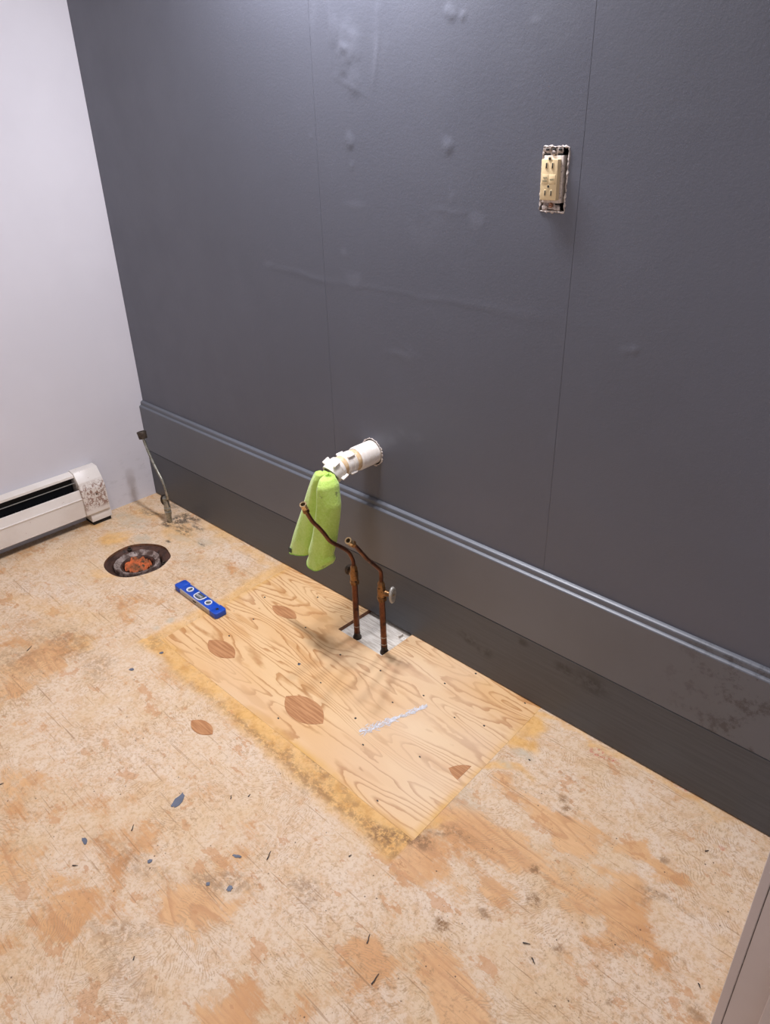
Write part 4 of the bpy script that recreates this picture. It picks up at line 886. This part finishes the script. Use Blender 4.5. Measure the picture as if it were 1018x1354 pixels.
def rag_rect():
    P = []; n = 30
    per = [(OUT[0] + (OUT[1] - OUT[0]) * t, OUT[3], 0, 1) for t in np.linspace(0, 1, 16)[:-1]] + [(OUT[1], OUT[3] - (OUT[3] - OUT[2]) * t, 1, 0) for t in np.linspace(0, 1, n)[:-1]] + [(OUT[1] - (OUT[1] - OUT[0]) * t, OUT[2], 0, -1) for t in np.linspace(0, 1, 16)[:-1]] + [(OUT[0], OUT[2] + (OUT[3] - OUT[2]) * t, -1, 0) for t in np.linspace(0, 1, n)[:-1]]
    V = []; Fc = []; N = len(per)
    for i, (x, z, nx, nz) in enumerate(per):
        inn = random.uniform(.0002, .0024); outw = random.uniform(.0002, .0026) * (1.5 if nz else 1); h_ = random.uniform(.0004, .0032)
        for o_, y in ((-inn, .008), (-inn * .8, -h_ * .6), (outw * .4, -h_), (outw + .0006, .0004)): V.append((x + nx * o_ + random.uniform(-.0006, .0006), YO + y, z + nz * o_ + random.uniform(-.0006, .0006)))
    for i in range(N):
        for k in range(3): a0 = i * 4 + k; b0 = ((i + 1) % N) * 4 + k; Fc.append((a0, b0, b0 + 1, a0 + 1))
    pyo('chipped_opening_rim', V, Fc, PLASTER, wall_back)
rag_rect()
def ob(name, x0, x1, y0, y1, z0, z1, mat, bev=.0008, parent=None, tilt=True):
    bm = box_bm(x0, x1, y0, y1, z0, z1, bev); bm.transform(TILT); return local(bmo(name, bm, mat, parent or ot, 30))
fx, fz = ox - .0025, oz + .0005
TILT = Matrix.Translation((fx, YO, fz)) @ Matrix.Rotation(math.radians(-1.0), 4, 'Y') @ Matrix.Rotation(math.radians(0), 4, 'Z')
ob('metal_yoke', -.0170, .0170, -.0005, .0012, -.050, -.036, YOKE, .0003); ob('metal_yoke', -.0170, .0170, -.0005, .0012, .036, .050, YOKE, .0003)
ob('mounting_ear', -.019, -.007, -.0022, -.0004, .0440, .0510, YOKE, .0006); ob('mounting_ear', .007, .019, -.0022, -.0004, .0440, .0510, YOKE, .0006)
ob('mounting_ear', -.019, -.007, -.0022, -.0004, -.0510, -.0440, YOKE, .0006); ob('mounting_ear', .007, .019, -.0022, -.0004, -.0510, -.0440, YOKE, .0006)
for hx in (-.013, .0, .013):
    ob('yoke_hole', hx - .0034, hx + .0034, -.0028, -.0018, .0462, .0498, BLACK, .0002)
ob('yoke_gap', -.0175, -.0075, -.0010, -.0001, .0385, .0420, BLACK, .0001); ob('yoke_gap', .0080, .0180, -.0010, -.0001, .0385, .0420, BLACK, .0001); ob('yoke_gap', .0080, .0180, -.0010, -.0001, -.0425, -.0395, BLACK, .0001)
ob('device_body', -.0195, .0205, -.0030, .040, -.0385, .0385, OWHITE, .001)
face = ob('receptacle_face', -.0175, .0165, -.0135, -.0025, -.0335, .0335, ALMOND, .0016)
for s, zc in ((1, .0232), (-1, -.0212)):
    for dx in (-.0062, .0062):
        ob('slot_rim', dx - .0024, dx + .0024, -.0142, -.0132, zc - .0052, zc + .0052, ALMONDB, .0003, face); ob('plug_slot', dx - .0011, dx + .0011, -.0146, -.0138, zc - .0042, zc + .0042, BLACK, .0001, face)
    bm = lathe(bmesh.new(), (0.0, -.0133, zc + .0107), (0, -1, 0), [(0, .0036), (.0007, .0036)], 18); bm.transform(TILT); local(bmo('ground_rim', bm, ALMONDB, face))
    bm = lathe(bmesh.new(), (0.0, -.0136, zc + .0107), (0, -1, 0), [(0, .0021), (.0008, .0021)], 18); bm.transform(TILT); local(bmo('ground_hole', bm, BLACK, face))
ob('centre_recess', -.0150, .0140, -.0138, -.0130, -.0075, .0095, ALMONDB, .0002, face)
ob('test_button', -.0140, -.0010, -.0141, -.0134, -.0065, .0085, ALMOND, .0005, face); ob('reset_button', .0005, .0135, -.0144, -.0134, -.0065, .0085, ALMOND, .0005, face)
def words(txt, x, z, size):
    cu = bpy.data.curves.new('t', 'FONT'); cu.body = txt; cu.size = size; cu.extrude = .0001; cu.align_x = 'CENTER'; cu.resolution_u = 2
    to = bpy.data.objects.new('t', cu); SC.collection.objects.link(to); bpy.context.view_layer.update(); me = bpy.data.meshes.new_from_object(to.evaluated_get(bpy.context.evaluated_depsgraph_get())); bpy.data.objects.remove(to)
    me.transform(TILT @ Matrix.Translation((x, -.0145, z)) @ Matrix.Rotation(math.radians(90), 4, 'X')); o_ = link('button_lettering', me, INK, face); local(o_)
words('TEST', -.0075, .0020, .0040); words('MON.', -.0075, -.0030, .0036); words('RESET', .0070, -.0004, .0034)
for zc, mt in ((.0425, YOKE), (-.0425, COPPERSCREW)):
    bm = lathe(bmesh.new(), (0, .001, zc), (0, -1, 0), [(0, .0042), (.004, .0042), (.0055, .0030)], 18); bm.transform(TILT); sc_ = local(bmo('mounting_screw', bm, mt, ot, 50)); ob('screw_slot', -.0032, .0032, -.0050, -.0042, zc - .0004, zc + .0004, BLACK, .0001, sc_)

# ------------------------------------------------------------------ small debris on the floor, one object each
SLV = [(353, 1137, 358, 1126, 'by the thin scratches left of the panel corner'), (485, 1248, 489, 1236, 'upright sliver'), (491, 1302, 501, 1288, 'longest splinter'), (174, 1099, 177, 1091, ''), (0, 1038, 5, 1036, ''), (691, 1247, 701, 1249, ''), (703, 1267, 707, 1275, ''), (923, 1301, 926, 1307, ''), (932, 1126, 937, 1125, ''),
       (36, 861, 42, 855, ''), (305, 1057, 306, 1052, ''), (328, 1054, 331, 1051, ''), (96, 1145, 103, 1145, ''), (461, 1133, 465, 1131, ''), (176, 1270, 178, 1265, '')]
LBL = ['black splinter on worn floor, left of the glued corner of the plywood panel', 'upright dark splinter near the bottom middle of the floor', 'longest black splinter, at the bottom edge middle of the floor', 'thin dark splinter left of the big slate paint drip', 'tiny black crumb at the left edge of the floor', 'dark splinter lying level on the whitish floor, bottom right of middle', 'slanted dark splinter just below the level one at bottom right', 'black comma-shaped crumb near the grey door trim', 'short black splinter on orange wood, right side near baseboard',
       'thin pale-brown splinter at the left, below the heater', 'tiny upright splinter right of the big slate drip', 'tiny slanted splinter right of the big slate drip, further right', 'flat dark splinter at left, below the small paint drips', 'short dark splinter below the panel corner, near the middle', 'small dark splinter at the bottom left']
for (u0, v0, u1, v1, _), lab in zip(SLV, LBL):
    p = Vector((*fl(u0, v0), .0016)); q_ = Vector((*fl(u1, v1), .0016)); mid = (p + q_) / 2; bm = bmesh.new(); wdt = .0011
    pts = [p, p.lerp(q_, .35) + Vector((.0006, .0003, .0004)), p.lerp(q_, .7) - Vector((.0004, .0002, 0)), q_]
    tube(bm, pts, lambda t: wdt * (1.1 - .6 * t), 6); o = bmo('splinter', bm, SLIVER); o.data.transform(Matrix.Translation(-mid)); o.location = mid; tag(o, lab, 'splinter', 'dark splinters scattered on the floor')
